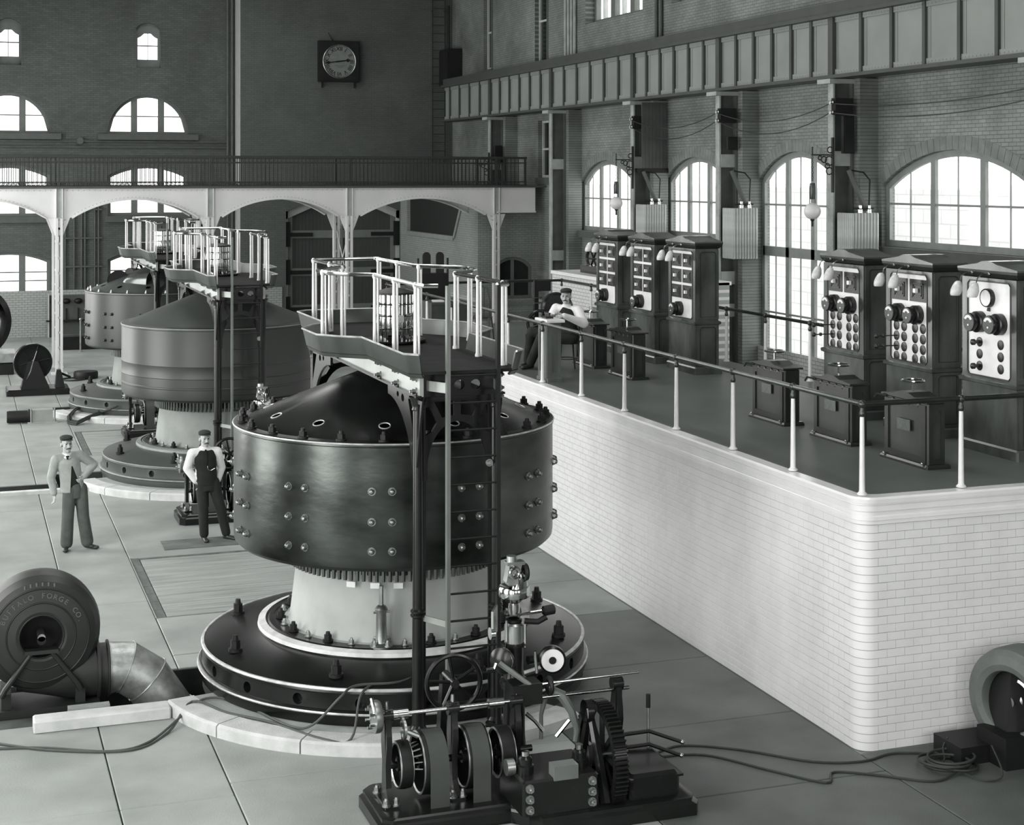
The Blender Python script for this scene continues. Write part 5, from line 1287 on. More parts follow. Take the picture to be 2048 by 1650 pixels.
capsule(j, (-.125, 0, 1.38), rs, .075, .07); capsule(j, (-.125, 0, 1.39), ls, .075, .07)
capsule(j, rs, el_r, .075, .064); capsule(j, el_r, (wr_r[0], wr_r[1], wr_r[2]+.02), .064, .05)
capsule(j, ls, el_l, .075, .066); capsule(j, el_l, (wr_l[0]+.02, wr_l[1]+.01, wr_l[2]+.02), .066, .05)
# open front: a wedge is cut away over the belly
jm = remeshed(j, 'jacket', M_jacket, .011, 3)
cut = MB(); cut.loft([[(-.075+.0, -.6, 1.27), (-.06, -.6, 1.27), (.12, -.6, .80), (-.10, -.6, .80)], [(-.075, -.03, 1.27), (-.06, -.03, 1.27), (.12, -.03, .80), (-.10, -.03, .80)]])
link('jacket', boolean_cut(jm, cut, 'jacket', M_jacket), t)
v = MB(); torso(v, [((-.055, 0, .93), .150, .112, .2), ((-.06, 0, 1.1), .150, .112, .25), ((-.1, 0, 1.3), .150, .105, .3), ((-.12, 0, 1.42), .08, .07, .3)]); link('waistcoat', remeshed(v, 'waistcoat', M_vest, .012, 3), t)
q = MB(); q.lathe([(.064, 0), (.072, .0), (.066, .045), (.058, .045)], 20, (-.13, -.012, 1.425), (-.1, -.22, 1)); q.build('collar', M_shirt, t)
q = MB()
for s in (-1, 1): q.loft([[(-.135, -.105, 1.435), (-.135+s*.012, -.1, 1.45), (-.135+s*.05, -.09, 1.40), (-.135+s*.02, -.115, 1.385)], [(-.135, -.112, 1.435), (-.135+s*.012, -.108, 1.45), (-.135+s*.05, -.1, 1.40), (-.135+s*.02, -.125, 1.385)]])
q.build('collar_points', M_shirt, t)
q = MB(); ell(q, (-.132, -.115, 1.415), (.028, .012, .014)); ell(q, (-.132, -.118, 1.39), (.012, .008, .02)); q.build('tie', M_vest, t)
p = MB(); torso(p, [((-.03, 0, .78), .155, .115, .15), ((-.03, 0, .9), .152, .115, .15), ((-.045, 0, 1.0), .145, .11, .2)]); leg_cloth(p, rh, rk, ra, .1, .09, .092); leg_cloth(p, lh, lk, la, .1, .09, .094)
link('trousers', flat_bottom(remeshed(p, 'trousers', M_trous, .011, 3), .045), t)
shoe(t, ra, radians(-10), M_shoe); shoe(t, la, radians(50), M_shoe)

# --- man in the waistcoat and white sleeves
t = thing('person', 'man in cap, black waistcoat, tie and white sleeves, hands in pockets', 'person', (3.67, 24.4, 0))
rs, ls, el_r, wr_r, el_l, wr_l = (-.285, -.01, 1.36), (.10, .02, 1.36), (-.345, .06, 1.12), (-.235, .02, .93), (.175, .09, 1.10), (.115, .04, .91)
rh, lh, rk, lk, ra, la = (-.135, 0, .89), (.04, .0, .89), (-.12, -.03, .48), (.15, -.02, .48), (-.10, .0, .09), (.235, .0, .09)
hd = (-.095, -.03, 1.575)
body, fing = MB(), MB()
torso(body, [((-.05, 0, .86), .14, .1, 0), ((-.06, 0, 1.1), .135, .095, 0), ((-.09, 0, 1.32), .155, .1, 0), ((-.09, 0, 1.42), .09, .07, 0)])
capsule(body, (-.09, .02, 1.38), (-.094, -.01, 1.51), .056, .052)
for a, b, c in ((rs, el_r, wr_r), (ls, el_l, wr_l)): capsule(body, a, b, .05, .04); capsule(body, b, c, .04, .027)
for a, b, c in ((rh, rk, ra), (lh, lk, la)): capsule(body, a, b, .075, .055); capsule(body, b, c, .055, .038)
head_on(body, t, hd, radians(12), 0)
hand(body, fing, wr_r, (.35, -.3, -.9), (.2, -1, 0), .5); hand(body, fing, wr_l, (-.3, -.3, -.9), (-.2, -1, 0), .5)
link('body', remeshed(body, 'body', M_skin, .0085, 2, fing), t)
s_ = MB(); torso(s_, [((-.07, 0, .95), .148, .108, 0), ((-.09, 0, 1.3), .165, .11, 0), ((-.09, 0, 1.41), .12, .085, 0), ((-.09, .01, 1.46), .066, .066, 0)])
for a, b, c in ((rs, el_r, wr_r), (ls, el_l, wr_l)): capsule(s_, (-.09, .0, 1.37), a, .07, .072); capsule(s_, a, b, .074, .068); capsule(s_, b, c, .07, .046)
link('shirt', remeshed(s_, 'shirt', M_shirt, .011, 3), t)
v = MB(); torso(v, [((-.06, 0, .86), .165, .125, 0), ((-.06, 0, .96), .160, .122, 0), ((-.07, 0, 1.1), .162, .122, 0), ((-.09, 0, 1.28), .176, .124, 0), ((-.09, .0, 1.38), .16, .1, 0), ((-.09, .015, 1.44), .085, .075, 0)])
vm = remeshed(v, 'waistcoat', M_vest, .011, 3)
cut = MB(); cut.loft([[(-.10, -.4, 1.20), (-.08, -.4, 1.20), (-.03, -.4, 1.5), (-.15, -.4, 1.5)], [(-.10, -.04, 1.20), (-.08, -.04, 1.20), (-.03, -.04, 1.5), (-.15, -.04, 1.5)]])
link('waistcoat', boolean_cut(vm, cut, 'waistcoat', M_vest), t)
q = MB(); q.lathe([(.064, 0), (.07, 0), (.064, .04), (.058, .04)], 20, (-.092, -.0, 1.425), (0, -.15, 1)); q.build('collar', M_shirt, t)
q = MB(); ell(q, (-.092, -.105, 1.405), (.016, .014, .018)); q.loft([[(-.104, -.115, 1.39), (-.08, -.115, 1.39), (-.08, -.1, 1.39), (-.104, -.1, 1.39)], [(-.115, -.135, 1.25), (-.07, -.135, 1.25), (-.07, -.115, 1.25), (-.115, -.115, 1.25)], [(-.095, -.135, 1.16), (-.09, -.135, 1.16), (-.09, -.115, 1.16), (-.095, -.115, 1.16)]]); q.build('tie', M_vest, t)
MB().tube([(-.07, -.128, 1.17), (-.06, -.132, 1.12), (-.02, -.135, 1.10), (.05, -.12, 1.13)], .005, 6).build('watch_chain', M_steel, t)
p = MB(); torso(p, [((-.045, 0, .78), .16, .118, 0), ((-.05, 0, .88), .16, .12, 0), ((-.06, 0, .98), .15, .115, 0)]); leg_cloth(p, rh, rk, ra, .1, .08, .07); leg_cloth(p, lh, lk, la, .1, .08, .07)
link('trousers', flat_bottom(remeshed(p, 'trousers', M_dtrous, .011, 3), .05), t)
shoe(t, ra, radians(5), M_shoe); shoe(t, la, radians(45), M_shoe)

# --- seated operator at the podium
t = thing('person', 'seated man in cap and dark waistcoat leaning arms toward the podium', 'person', (9.2, 23.45, PZ+.004))
rs, ls, el_r, wr_r, el_l, wr_l = (-.16, .14, 1.0), (.11, -.14, .98), (-.33, .02, .80), (-.42, -.28, .99), (.12, -.36, .79), (-.30, -.46, .99)
wr_r, wr_l = (-.36, -.30, .93), (-.25, -.44, .93)
rh, lh, rk, lk, ra, la = (-.02, .1, .53), (.02, -.08, .53), (-.52, .30, .62), (-.46, .02, .56), (-.42, .75, .09), (-.46, .5, .09)
hd = (-.06, -.04, 1.20)
body, fing = MB(), MB()
torso(body, [((0, 0, .5), .11, .14, .2), ((0, 0, .72), .1, .135, .3), ((-.02, 0, .93), .1, .16, .4), ((-.03, 0, 1.03), .07, .09, .4)])
capsule(body, (-.03, .0, 1.0), (-.05, -.02, 1.13), .056, .052)
for a, b, c in ((rs, el_r, wr_r), (ls, el_l, wr_l)): capsule(body, a, b, .05, .04); capsule(body, b, c, .04, .027)
for a, b, c in ((rh, rk, ra), (lh, lk, la)): capsule(body, a, b, .075, .055); capsule(body, b, c, .055, .038)
head_on(body, t, hd, radians(-32), 0)
hand(body, fing, wr_r, (-.6, -.75, -.1), (.6, -.3, .5), .7); hand(body, fing, wr_l, (-.95, -.1, -.1), (0, .5, .8), .7)
link('body', remeshed(body, 'body', M_skin, .0085, 2, fing), t)
s_ = MB(); torso(s_, [((0, 0, .6), .11, .145, .3), ((-.02, 0, .9), .115, .17, .4), ((-.03, 0, 1.01), .08, .12, .4), ((-.035, 0, 1.06), .064, .066, .4)])
for a, b, c in ((rs, el_r, wr_r), (ls, el_l, wr_l)): capsule(s_, (-.03, .0, .98), a, .07, .075); capsule(s_, a, b, .08, .072); capsule(s_, b, c, .075, .045)
link('shirt', remeshed(s_, 'shirt', M_shirt, .011, 3), t)
v = MB(); torso(v, [((0, 0, .47), .13, .165, .25), ((0, 0, .6), .125, .16, .3), ((-.02, 0, .88), .13, .182, .4), ((-.03, 0, .98), .1, .15, .4), ((-.03, .0, 1.04), .07, .075, .4)]); link('waistcoat', remeshed(v, 'waistcoat', M_vest, .011, 3), t)
MB().lathe([(.064, 0), (.072, 0), (.066, .04), (.058, .04)], 20, (-.037, -.004, 1.035), (-.1, -.1, 1)).build('collar', M_shirt, t)
p = MB(); torso(p, [((0, 0, .455), .13, .165, .2), ((0, 0, .6), .13, .165, .2)]); leg_cloth(p, rh, rk, ra, .1, .08, .075); leg_cloth(p, lh, lk, la, .1, .08, .075)
link('trousers', flat_bottom(remeshed(p, 'trousers', M_dtrous, .011, 3), .05), t)
shoe(t, ra, radians(-60), M_shoe); shoe(t, la, radians(-70), M_shoe)
# ================================================================ floor hatches, plates, blowers, small machines
M_hframe = mat('dark_wet_plank', .11, .6, 0, .4, .3, 2, .2, 30, stretch=(6, 1, 6))
M_plank = mat('pale_hatch_plank', .29, .65, 0, .3, .2, 2.5, .25, 40, stretch=(.5, 6, 6))
for (x0, x1, y0, y1), lab in zip(hatches, ('pale plank floor hatch in a dark frame left of the front generator', 'pale plank floor hatch in a dark frame left of the middle generator')):
    t = thing('floor_hatch', lab, 'hatch', (x0, y0, 0), 0, 'plank hatches in the floor')
    X, Y = x1-x0, y1-y0; f = .13
    for i in range(8): MB().chbox(.006, f, .01+(Y-.02)*i/8+.003, .01+(Y-.02)*(i+1)/8-.003, -.12, -.01, .006).build('frame_board', M_hframe, t, smooth=False)
    for yy in (.01, Y-.08): MB().chbox(f+.004, X-.01, yy, yy+.07, -.12, -.014, .006).build('frame_board', M_hframe, t, smooth=False)
    n = 15
    for i in range(n):
        a = .085+(Y-.17)*i/n; b = .085+(Y-.17)*(i+1)/n
        MB().chbox(f+.01, X-.02, a+.004, b-.004, -.12, -.012+random.uniform(-.004, .003), .008).build('plank', M_plank, t, smooth=False)
t = thing('floor_plate', 'dark worn plank plate in the floor before the waistcoat man', 'floor plate', (2.92, 23.98, 0))
for i in range(3): MB().chbox(0, 2.6, .2*i+.003, .2*(i+1)-.003, .002, .012, .004).build('plank', mat('stained_plank', .13, .6, 0, .4, .35, 3, .2, 30), t, smooth=False)
# loose timber kerb at the pit edge
tag(MB().chbox(.72, 2.08, 16.52, 16.76, .004, .12, .015).build('kerb_block', M_stone, smooth=False), 'pale concrete kerb block along the near edge of the blower pit', 'kerb')

# --- blower in the pit
M_blow = mat('dull_black_blower', .018, .5, 0, .45, .25, 2.5)
bx_, by_, bz_ = .83, 17.35, .77
t = thing('blower', 'big dark scroll blower with raised maker letters in the lower left pit', 'blower', (bx_, by_, 0))
def disc(prof, n=56): return MB().lathe(prof, n, (0, 0, bz_), (0, -1, 0))
disc([(.2, -.45), (.5, -.45), (.58, -.42), (.615, -.34), (.625, -.2), (.61, -.05), (.56, .04), (.50, .07), (.49, .06), (.48, .075), (.36, .1), (.35, .09), (.34, .105), (.26, .12), (.225, .11), (.22, .06), (.22, -.2)]).build('scroll_case', M_blow, t, ang=22)
for r, z in ((.49, .07), (.35, .1), (.225, .115)): MB().torus((0, -z, bz_), r, .008, (0, 1, 0), 56, 5).build('rib_ring', M_blow, t)
disc([(0, -.15), (.22, -.15)]).build('eye_recess', M_black, t)
MB().cyl((0, -.16, bz_), (0, .1, bz_), .04, n=14).build('shaft', M_steeldull, t)
MB().lathe([(.045, -.06), (.05, -.03), (.05, .03), (.045, .06)], 16, (0, -.1, bz_-.03), (0, 1, 0), caps=True).build('bearing', M_ironmatt, t)
MB().box(-.17, .17, -.17, -.06, bz_-.17, bz_-.13).build('bearing_shelf', M_blow, t, smooth=False)
for s in (-1, 1): MB().tube([(s*.1, -.13, bz_-.16), (s*.36, -.11, bz_-.52), (s*.4, -.1, bz_-.6)], [.025, .03, .03], 8).build('bearing_strut', M_blow, t)
d = MB(); rings = []
for x, zc, hz, hy, e in ((-.25, .36, .20, .2, 1), (.05, .31, .22, .24, .8), (.3, .28, .265, .26, .5), (.62, .28, .27, .27, .2)):
    rings.append([(x, .2-hy*(abs(cos(a))**(.5+.5*(1-e)))*(1 if cos(a) > 0 else -1), zc+hz*(abs(sin(a))**(.5+.5*(1-e)))*(1 if sin(a) > 0 else -1)) for a in [2*pi*i/24 for i in range(24)]])
d.loft(rings).build('outlet_duct', M_blow, t, ang=50)
MB().lathe([(.27, 0), (.31, 0), (.31, .03), (.27, .03), (.27, .11), (.3, .11), (.3, .13), (.26, .13)], 28, (.58, .2, .28), (1, 0, 0)).build('flange', M_blow, t)
for s in (-.35, .4):
    MB().box(s-.05, s+.05, -.05, .45, -.6, .18).build('foot', M_blow, t, smooth=False)
MB().box(-.75, .6, -.12, .5, -.1, .02).build('bed_frame', M_blow, t, smooth=False)
for i, ch in enumerate('BUFFALO FORGE CO.'):
    if ch == ' ': continue
    a = radians(90+66-8.6*i); me = text_mesh(ch, .075, .004); me.materials.append(mat('rubbed_letters', .13, .45, .2))
    o = link('raised_letter', me, t, (.42*cos(a), -.091, bz_+.42*sin(a))); o.rotation_euler = Euler_ = (Matrix.Rotation(0, 3, 'X') @ (Matrix.Rotation(-(a-pi/2), 3, 'Y') @ Matrix.Rotation(pi/2, 3, 'X'))).to_euler()
mk = MB()
for i in range(6):
    a = radians(108-6.5*i); mk.box(.535*cos(a)-.008, .535*cos(a)+.008, -.062, -.05, bz_+.535*sin(a)-.018, bz_+.535*sin(a)+.018)
mk.build('worn_marks', mat('rubbed_letters', .13, .45, .2), t, smooth=False)
# galvanised elbow
t = thing('duct_elbow', 'bright galvanised sheet elbow leading from the blower down into the pit', 'duct', (1.55, 17.55, 0))
def gore(p, d, r, n=24):
    u, v, d = frame_from_dir(d); p = Vector(p); return [p+(u*cos(2*pi*i/n)+v*sin(2*pi*i/n))*r for i in range(n)]
cs = [((0, 0, .28), (1, 0, 0)), ((.17, -.0, .275), (.92, -.0, -.38)), ((.40, -.03, .12), (.72, -.05, -.7)), ((.62, -.08, -.22), (.45, -.1, -.89)), ((.72, -.1, -.55), (.35, -.1, -.93))]
for k in range(4):
    MB().loft([gore(cs[k][0], cs[k][1], .272), gore(cs[k+1][0], cs[k+1][1], .27)], True, False).build('gore', M_zinc, t, ang=40)
    MB().tube(gore(cs[k][0], cs[k][1], .276), .008, 5, True).build('seam', M_zinc, t)
# concrete blocks and plank in the pit
tag(MB().chbox(.3, .95, 16.85, 17.2, -.6, -.05, .02).build('concrete_block', mat('dark_concrete', .07, .8, 0, .3, .3, 4, .3, 30), smooth=False), 'rough dark concrete block in the pit below the blower', 'block')
t = thing('timber_prop', 'pale timber offcuts wedged in the pit under the blower outlet', 'timber')
MB().box(1.15, 1.3, 16.85, 17.0, -.6, .0).build('post', M_wood, t, smooth=False); MB().box(1.08, 1.5, 16.9, 17.02, .0, .09).build('cross_piece', M_wood, t, smooth=False)

# --- blower by the platform front wall
t = thing('wheel_blower', 'blower with broad grey inlet ring against the platform wall, lower right', 'blower', (9.6, 12.7, 0))
ax = Vector((-.96, -.28, 0)).normalized()
def lx(prof, n=48): return MB().lathe(prof, n, (0, 0, .56), tuple(ax))
lx([(.28, -.3), (.47, -.3), (.5, -.22), (.505, .0), (.49, .08), (.44, .13), (.36, .15), (.30, .13), (.285, .1), (.285, -.25)]).build('inlet_ring', mat('grey_blower_ring', .11, .6, 0, .4, .15, 5, .15, 40), t, ang=30)
lx([(0, -.1), (.285, -.1)]).build('eye_recess', M_black, t)
lx([(.2, -.1), (.215, .02), (.19, .03)]).build('fan_ring', M_steeldull, t)
lx([(.09, -.1), (.09, .02), (.05, .05), (.05, .1), (0, .1)], 24).build('hub', M_steeldull, t)
for k in range(5):
    a = k*2*pi/5; u, v, d_ = frame_from_dir(ax); p = Vector((0, 0, .56))+(u*cos(a)+v*sin(a))*.2-ax*.06
    MB().cyl(Vector((0, 0, .56))-ax*.04, p, .03, .02, n=6).build('spoke', M_ironmatt, t)
MB().box(-.62, .6, .0, .45, 0, .17).build('bed', M_ironmatt, t, smooth=False)
MB().box(-.3, .5, -.25, .2, 0, .3).build('case_foot', M_ironmatt, t, smooth=False)
MB().loft([[(-.2, -.1, .1), (.55, -.3, .1), (.55, .3, .1), (-.2, .3, .1)], [(-.05, 0, .9), (.5, -.2, .9), (.5, .25, .9), (-.05, .25, .9)]]).build('case', M_ironmatt, t, smooth=False)

# --- flywheel pump, large exciter, hand pump, hoses on the left
t = thing('flywheel_pump', 'dark belt wheel on an A frame bed at the far left floor', 'pump', (1.82, 42.4, 0))
MB().chbox(-.65, .9, -.45, .55, 0, .16, .03).build('bed', M_iron, t, smooth=False)
w = MB().lathe([(.44, -.1), (.48, -.1), (.485, 0), (.48, .1), (.44, .1), (.43, .02), (.05, .02), (.05, -.02), (.43, -.02), (.44, -.1)], 48, (0, -.1, .82), (.1, -1, 0)); w.build('belt_wheel', M_iron, t)
for k in range(6):
    a = k*pi/3+.2; MB().cyl((.0, -.14, .82), (.43*cos(a), -.14, .82+.43*sin(a)), .018, n=6).build('spoke', M_ironmatt, t)
MB().tube([(-.0, -.26, .82), (.1, -.26, 1.12)], .016, 6).build('crank', M_steel, t)
MB().tube([(-.0, -.26, .82), (-.06, -.27, .6), (-.16, -.27, .4), (-.2, -.27, .16)], .016, 6).build('oil_pipe', M_steel, t)
MB().loft([[(-.3, -.3, .15), (.42, -.3, .15), (.42, .1, .15), (-.3, .1, .15)], [(-.12, -.26, .86), (.12, -.26, .86), (.12, .05, .86), (-.12, .05, .86)]]).build('frame', M_iron, t, smooth=False)
MB().loft([[(.55, -.2, .15), (.8, -.2, .15), (.8, .2, .15), (.55, .2, .15)], [(.6, -.1, .6), (.7, -.1, .6), (.7, .1, .6), (.6, .1, .6)]]).build('bearing_stand', M_iron, t, smooth=False)
MB().cyl((.6, 0, .55), (.95, 0, .38), .03, n=8).build('lever', M_iron, t)
t = thing('exciter', 'large dark machine with big half ring frame at the far left edge', 'dynamo', (.95, 47.2, 0))
MB().chbox(-1.5, .55, -.6, .8, 0, .35, .04).build('bed', M_iron, t, smooth=False)
MB().box(-1.5, .6, -.62, .7, .35, .6).build('bed_rail', M_steeldull, t, smooth=False)
MB().lathe([(.85, -.35), (1.02, -.3), (1.06, 0), (1.02, .3), (.85, .35), (.78, .1), (.78, -.1), (.85, -.35)], 48, (-.55, .1, 1.45), (.35, -1, 0)).build('frame_ring', M_iron, t)
MB().lathe([(0, -.4), (.5, -.4), (.55, -.2), (.55, .3), (0, .3)], 36, (-.55, .1, 1.45), (.35, -1, 0)).build('armature', M_ironmatt, t)
MB().lathe([(.15, -.6), (.3, -.6), (.3, -.42), (.15, -.42)], 24, (-.55, .1, 1.45), (.35, -1, 0)).build('commutator', M_brass, t)
for k in range(4):
    a = k*pi/2+.6; MB().cbox((-.55+.66*cos(a), .05, 1.45+.66*sin(a)), (.3, .4, .3)).build('field_coil', M_iron, t)
t = thing('hand_pump', 'dark cylinder joined to a pale box lying on the far left floor', 'pump', (1.3, 37.4, 0))
MB().lathe([(0, -.25), (.13, -.25), (.14, -.2), (.14, .2), (.16, .21), (.16, .25), (0, .25)], 20, (-.0, 0, .15), (1, 0, 0)).build('cylinder', M_ironmatt, t)
MB().box(.27, .75, -.16, .16, .03, .3).build('box', mat('pale_grey_tin', .3, .5, .2), t, smooth=False)
MB().box(.2, .85, -.2, .2, 0, .03).build('skid', M_wood, t, smooth=False)
for x in (.27, .78): MB().cyl((x, -.18, 0), (x, -.18, .34), .02, n=8).build('bolt', M_steeldull, t)
t = thing('hose_coil', 'dark hose looped on the plinth below the farthest generator', 'hose', (2.9, 36.2, 0))
loop = [(3.13, 37.21, .17), (2.78, 36.87, .1), (2.51, 36.6, .03), (2.35, 36.81, .04), (2.36, 37.13, .14), (2.57, 37.92, .19), (2.86, 38.41, .19), (3.09, 38.5, .19), (3.13, 37.89, .19)]
for k in range(4):
    c = Vector((2.75, 37.5, .12)); P = []
    for i in range(len(loop)):
        a, b = Vector(loop[i]), Vector(loop[(i+1) % len(loop)])
        for q in (a, a.lerp(b, .5)): q = c+(q-c)*(1-.07*k); P.append((q.x-2.9, q.y-36.2, q.z+.022*(k % 2)))
    MB().tube(P, .022, 7, True).build('hose_turn', M_rubber, t)
MB().tube([(3.05-2.9, 37.6-36.2, .2), (3.13-2.9, 37.21-36.2, .2), (3.3-2.9, 37.02-36.2, .28), (3.46-2.9, 37.02-36.2, .345)], .026, 7).build('hose_tail', M_rubber, t)
t = thing('drum_and_hose', 'low dark drum with hose ring on the floor left of the farthest generator', 'drum', (3.35, 45.1, 0))
MB().lathe([(0, 0), (.32, 0), (.33, .03), (.33, .16), (.31, .2), (0, .21)], 28).build('drum', M_ironmatt, t)
MB().torus((-.35, -.25, .025), .3, .022, n=28, k=6).build('hose_ring', M_rubber, t)
# instrument bench on the far wall
t = thing('instrument_board', 'dark instrument board with hooded gauges against the far left wall', 'instrument board', (2.95, 56.6, 0))
MB().box(0, 2.0, .35, .5, 0, 1.45).build('board', mat('dark_board', .06, .5, 0, .4, .2, 3), t, smooth=False)
MB().box(0, .05, .28, .36, 0, 1.5).build('edge_post', M_cream, t, smooth=False)
for k in range(5): MB().sphere((.22+.4*k, .3, 1.25), .14, 14, 8, .7).build('gauge', M_ironmatt, t)
for k in range(5): MB().box(.2+.4*k, .24+.4*k, .3, .36, .5, 1.0).build('gauge_tube', M_ironmatt, t, smooth=False)
MB().box(-.05, 2.1, .2, .36, .55, .6).build('shelf', M_ironmatt, t, smooth=False)
t = thing('low_bench', 'long low dark bench before the instrument board on the far floor', 'bench', (3.1, 52.6, 0))
MB().box(0, 2.3, 0, .5, 0, .42).build('case', M_ironmatt, t, smooth=False); MB().box(-.03, 2.33, -.03, .53, .42, .47).build('top', M_darkwood, t, smooth=False)
for x, y, l in ((3.7, 52.0, 'slim pale stanchion with knob before the low bench'), (4.3, 54.0, 'slim dark stanchion with knob behind the low bench')):
    t = thing('stanchion', l, 'post', (x, y, 0)); MB().lathe([(.07, 0), (.07, .02), (.03, .04), (.025, 1.0)], 10).build('post', M_steeldull if x < 4 else M_ironmatt, t); MB().sphere((0, 0, 1.03), .05, 10, 8).build('knob', M_steel, t)

# --- cables on the floor
def cable(label, pts, r=.012, name='cable', m=None):
    P = [Vector(p) for p in pts]; Q = []
    for i in range(len(P)-1):
        p0 = P[max(i-1, 0)]; p1 = P[i]; p2 = P[i+1]; p3 = P[min(i+2, len(P)-1)]
        for k in range(6):
            s = k/6; Q.append(.5*((2*p1)+(-p0+p2)*s+(2*p0-5*p1+4*p2-p3)*s*s+(-p0+3*p1-3*p2+p3)*s*s*s))
    Q.append(P[-1]); o = MB().tube(Q, r, 7).build(name, m or M_rubber); return tag(o, label, 'cable')
M_lcable = mat('grey_cable', .07, .6, 0, .4, .15, 6)
cable('grey cable crossing the lower left floor up onto the black base', [(-.2, 16.3, .012), (.7, 16.1, .012), (1.4, 15.75, .012), (1.8, 15.9, .012), (2.2, 16.4, .08), (2.45, 16.6, .145), (2.75, 16.4, .135), (3.1, 15.5, .145), (3.3, 15.3, .2), (3.55, 15.2, .47), (3.75, 15.35, .52), (4.2, 15.35, .51), (4.6, 15.6, .53)], .013, m=M_lcable)
cable('second grey cable curving from the left edge beside the first', [(-.3, 16.9, .012), (.35, 16.35, .012), (.9, 15.95, .012), (1.6, 15.72, .012), (2.0, 16.1, .012), (2.3, 16.55, .145), (2.6, 16.1, .135), (2.95, 15.7, .135), (3.35, 15.05, .135), (3.6, 14.95, .14), (3.75, 15.2, .45), (3.9, 15.35, .51)], .013, m=M_lcable)
cable('dark cable from the governor to the foot of the platform corner', [(6.3, 13.9, .012), (6.7, 14.05, .012), (7.2, 13.75, .012), (7.7, 13.25, .012), (8.15, 13.1, .012), (8.5, 13.18, .012), (8.75, 13.12, .012), (9.0, 12.95, .02)], .012)
cable('dark cable trailing across the dark floor to the coil by the blower', [(6.3, 13.85, .012), (6.8, 13.75, .012), (7.2, 13.2, .012), (7.55, 12.75, .012), (7.75, 12.95, .012), (8.1, 12.75, .012), (8.5, 12.45, .012), (8.85, 12.55, .03)], .012)
cable('thin dark cable up to the lower right blower bed', [(8.7, 12.9, .012), (8.85, 12.8, .03), (8.95, 12.95, .1), (9.02, 12.98, .18)], .008)
cable('thin dark cable looping in front of the lower right blower', [(8.85, 12.52, .03), (8.95, 12.3, .015), (9.15, 12.3, .04), (9.25, 12.6, .2)], .008)
t = thing('cable_coil', 'loose dark cable coil on the floor before the lower right blower', 'cable', (8.85, 12.72, 0))
for k in range(5): MB().torus((.05*sin(k*2), .03*cos(k*3), .02+.018*k), .2+.018*(k % 3), .013, (.08*sin(k), .06, 1), 30, 6).build('coil_turn', M_rubber, t)

# ================================================================ things on the walls
t = thing('wall_clock', 'black square wall clock with roman numeral dial on the clock wall', 'clock', (13.05, YC, 9.75))
MB().box(-.76, .76, -.2, 0, -.74, .74).build('case', M_ironmatt, t, smooth=False)
MB().plate([(-.72, -.7), (.72, -.7), (.72, .7), (-.72, .7)], [[(.60*cos(-2*pi*i/40), .60*sin(-2*pi*i/40)) for i in range(40)]], .04, ((0, -.2, 0), (1,0,0), (0,0,1))).build('case_front', M_ironmatt, t, smooth=False)
MB().torus((0, -.235, 0), .6, .02, (0, 1, 0), 48, 6).build('bezel', M_steeldull, t)
MB().lathe([(.6, .21), (0, .212)], 48, (0, 0, 0), (0, -1, 0)).build('dial', mat('aged_dial', .17, .5, 0, .4, .12, 5), t)
for i, s in enumerate(('XII', 'I', 'II', 'III', 'IIII', 'V', 'VI', 'VII', 'VIII', 'IX', 'X', 'XI')):
    a = radians(90-30*i); me = text_mesh(s, .2, .004); me.materials.append(M_black)
    o = link('numeral', me, t, (.45*cos(a), -.216, .45*sin(a))); o.rotation_euler = (Matrix.Rotation(-(a-pi/2), 3, 'Y') @ Matrix.Rotation(pi/2, 3, 'X')).to_euler()
tk = MB()
for i in range(60):
    a = radians(6*i); tk.cyl((.55*cos(a), -.214, .55*sin(a)), (.575*cos(a), -.214, .575*sin(a)), .006 if i % 5 else .011, n=4)
tk.build('minute_ring', M_black, t, smooth=False)
def clock_hand(a, L, w, nm, dy):
    d = Vector((sin(a), 0, cos(a))); n = Vector((cos(a), 0, -sin(a))); m = MB()
    q = [d*-.12+n*w*.6, d*L*.62+n*w*.5, d*L*.72+n*w*1.5, d*L, d*L*.72-n*w*1.5, d*L*.62-n*w*.5, d*-.12-n*w*.6]
    m.loft([[p+Vector((0, dy, 0)) for p in q], [p+Vector((0, dy-.008, 0)) for p in q]]); m.build(nm, M_black, t, smooth=False)
clock_hand(radians(82), .42, .045, 'hour_hand', -.222); clock_hand(radians(263), .55, .034, 'minute_hand', -.232)
for x in (-.6, .6): MB().box(x-.03, x+.03, -.12, -.04, -.95, -.72).build('bracket_pin', M_ironmatt, t, smooth=False)
MB().tube([(-.2, -.1, .74), (-.33, -.12, .92), (-.38, -.1, 1.05)], .018, 6).build('bent_pipe', M_ironmatt, t)
for z, w in ((-.16, .22), (-.21, .12)): MB().box(-w*.7, w*1.1, -.216, -.213, z-.007, z+.007).build('faint_line', mat('dark_meter_line', .08, .5), t, smooth=False)
t = thing('wall_ladder', 'thin iron ladder fixed high on the clock wall', 'ladder', (16.83, YC, 6.1))
for x in (-.24, .24): MB().box(x-.015, x+.015, -.16, -.12, 0, 7.5).build('stile', M_bal, t, smooth=False)
for i in range(24): MB().cyl((-.24, -.14, .12+.31*i), (.24, -.14, .12+.31*i), .012, n=5).build('rung', M_bal, t)
for z in (.15, 2.9, 5.6):
    for x in (-.24, .24): MB().box(x-.015, x+.015, -.14, 0, z, z+.03).build('stay', M_bal, t, smooth=False)
t = thing('wall_cabinet', 'black metal cabinet high in the corner beside the crane girder', 'cabinet', (17.12, 55.3, 8.9))
MB().box(-.25, .26, -.35, .8, 0, 1.35).build('case', M_ironmatt, t, smooth=False); MB().box(-.28, -.25, -.3, .75, .05, 1.3).build('door', M_black, t, smooth=False)
MB().cyl((-.0, .5, 1.35), (-.0, .5, 3.0), .05, n=8).build('conduit', M_ironmatt, t)
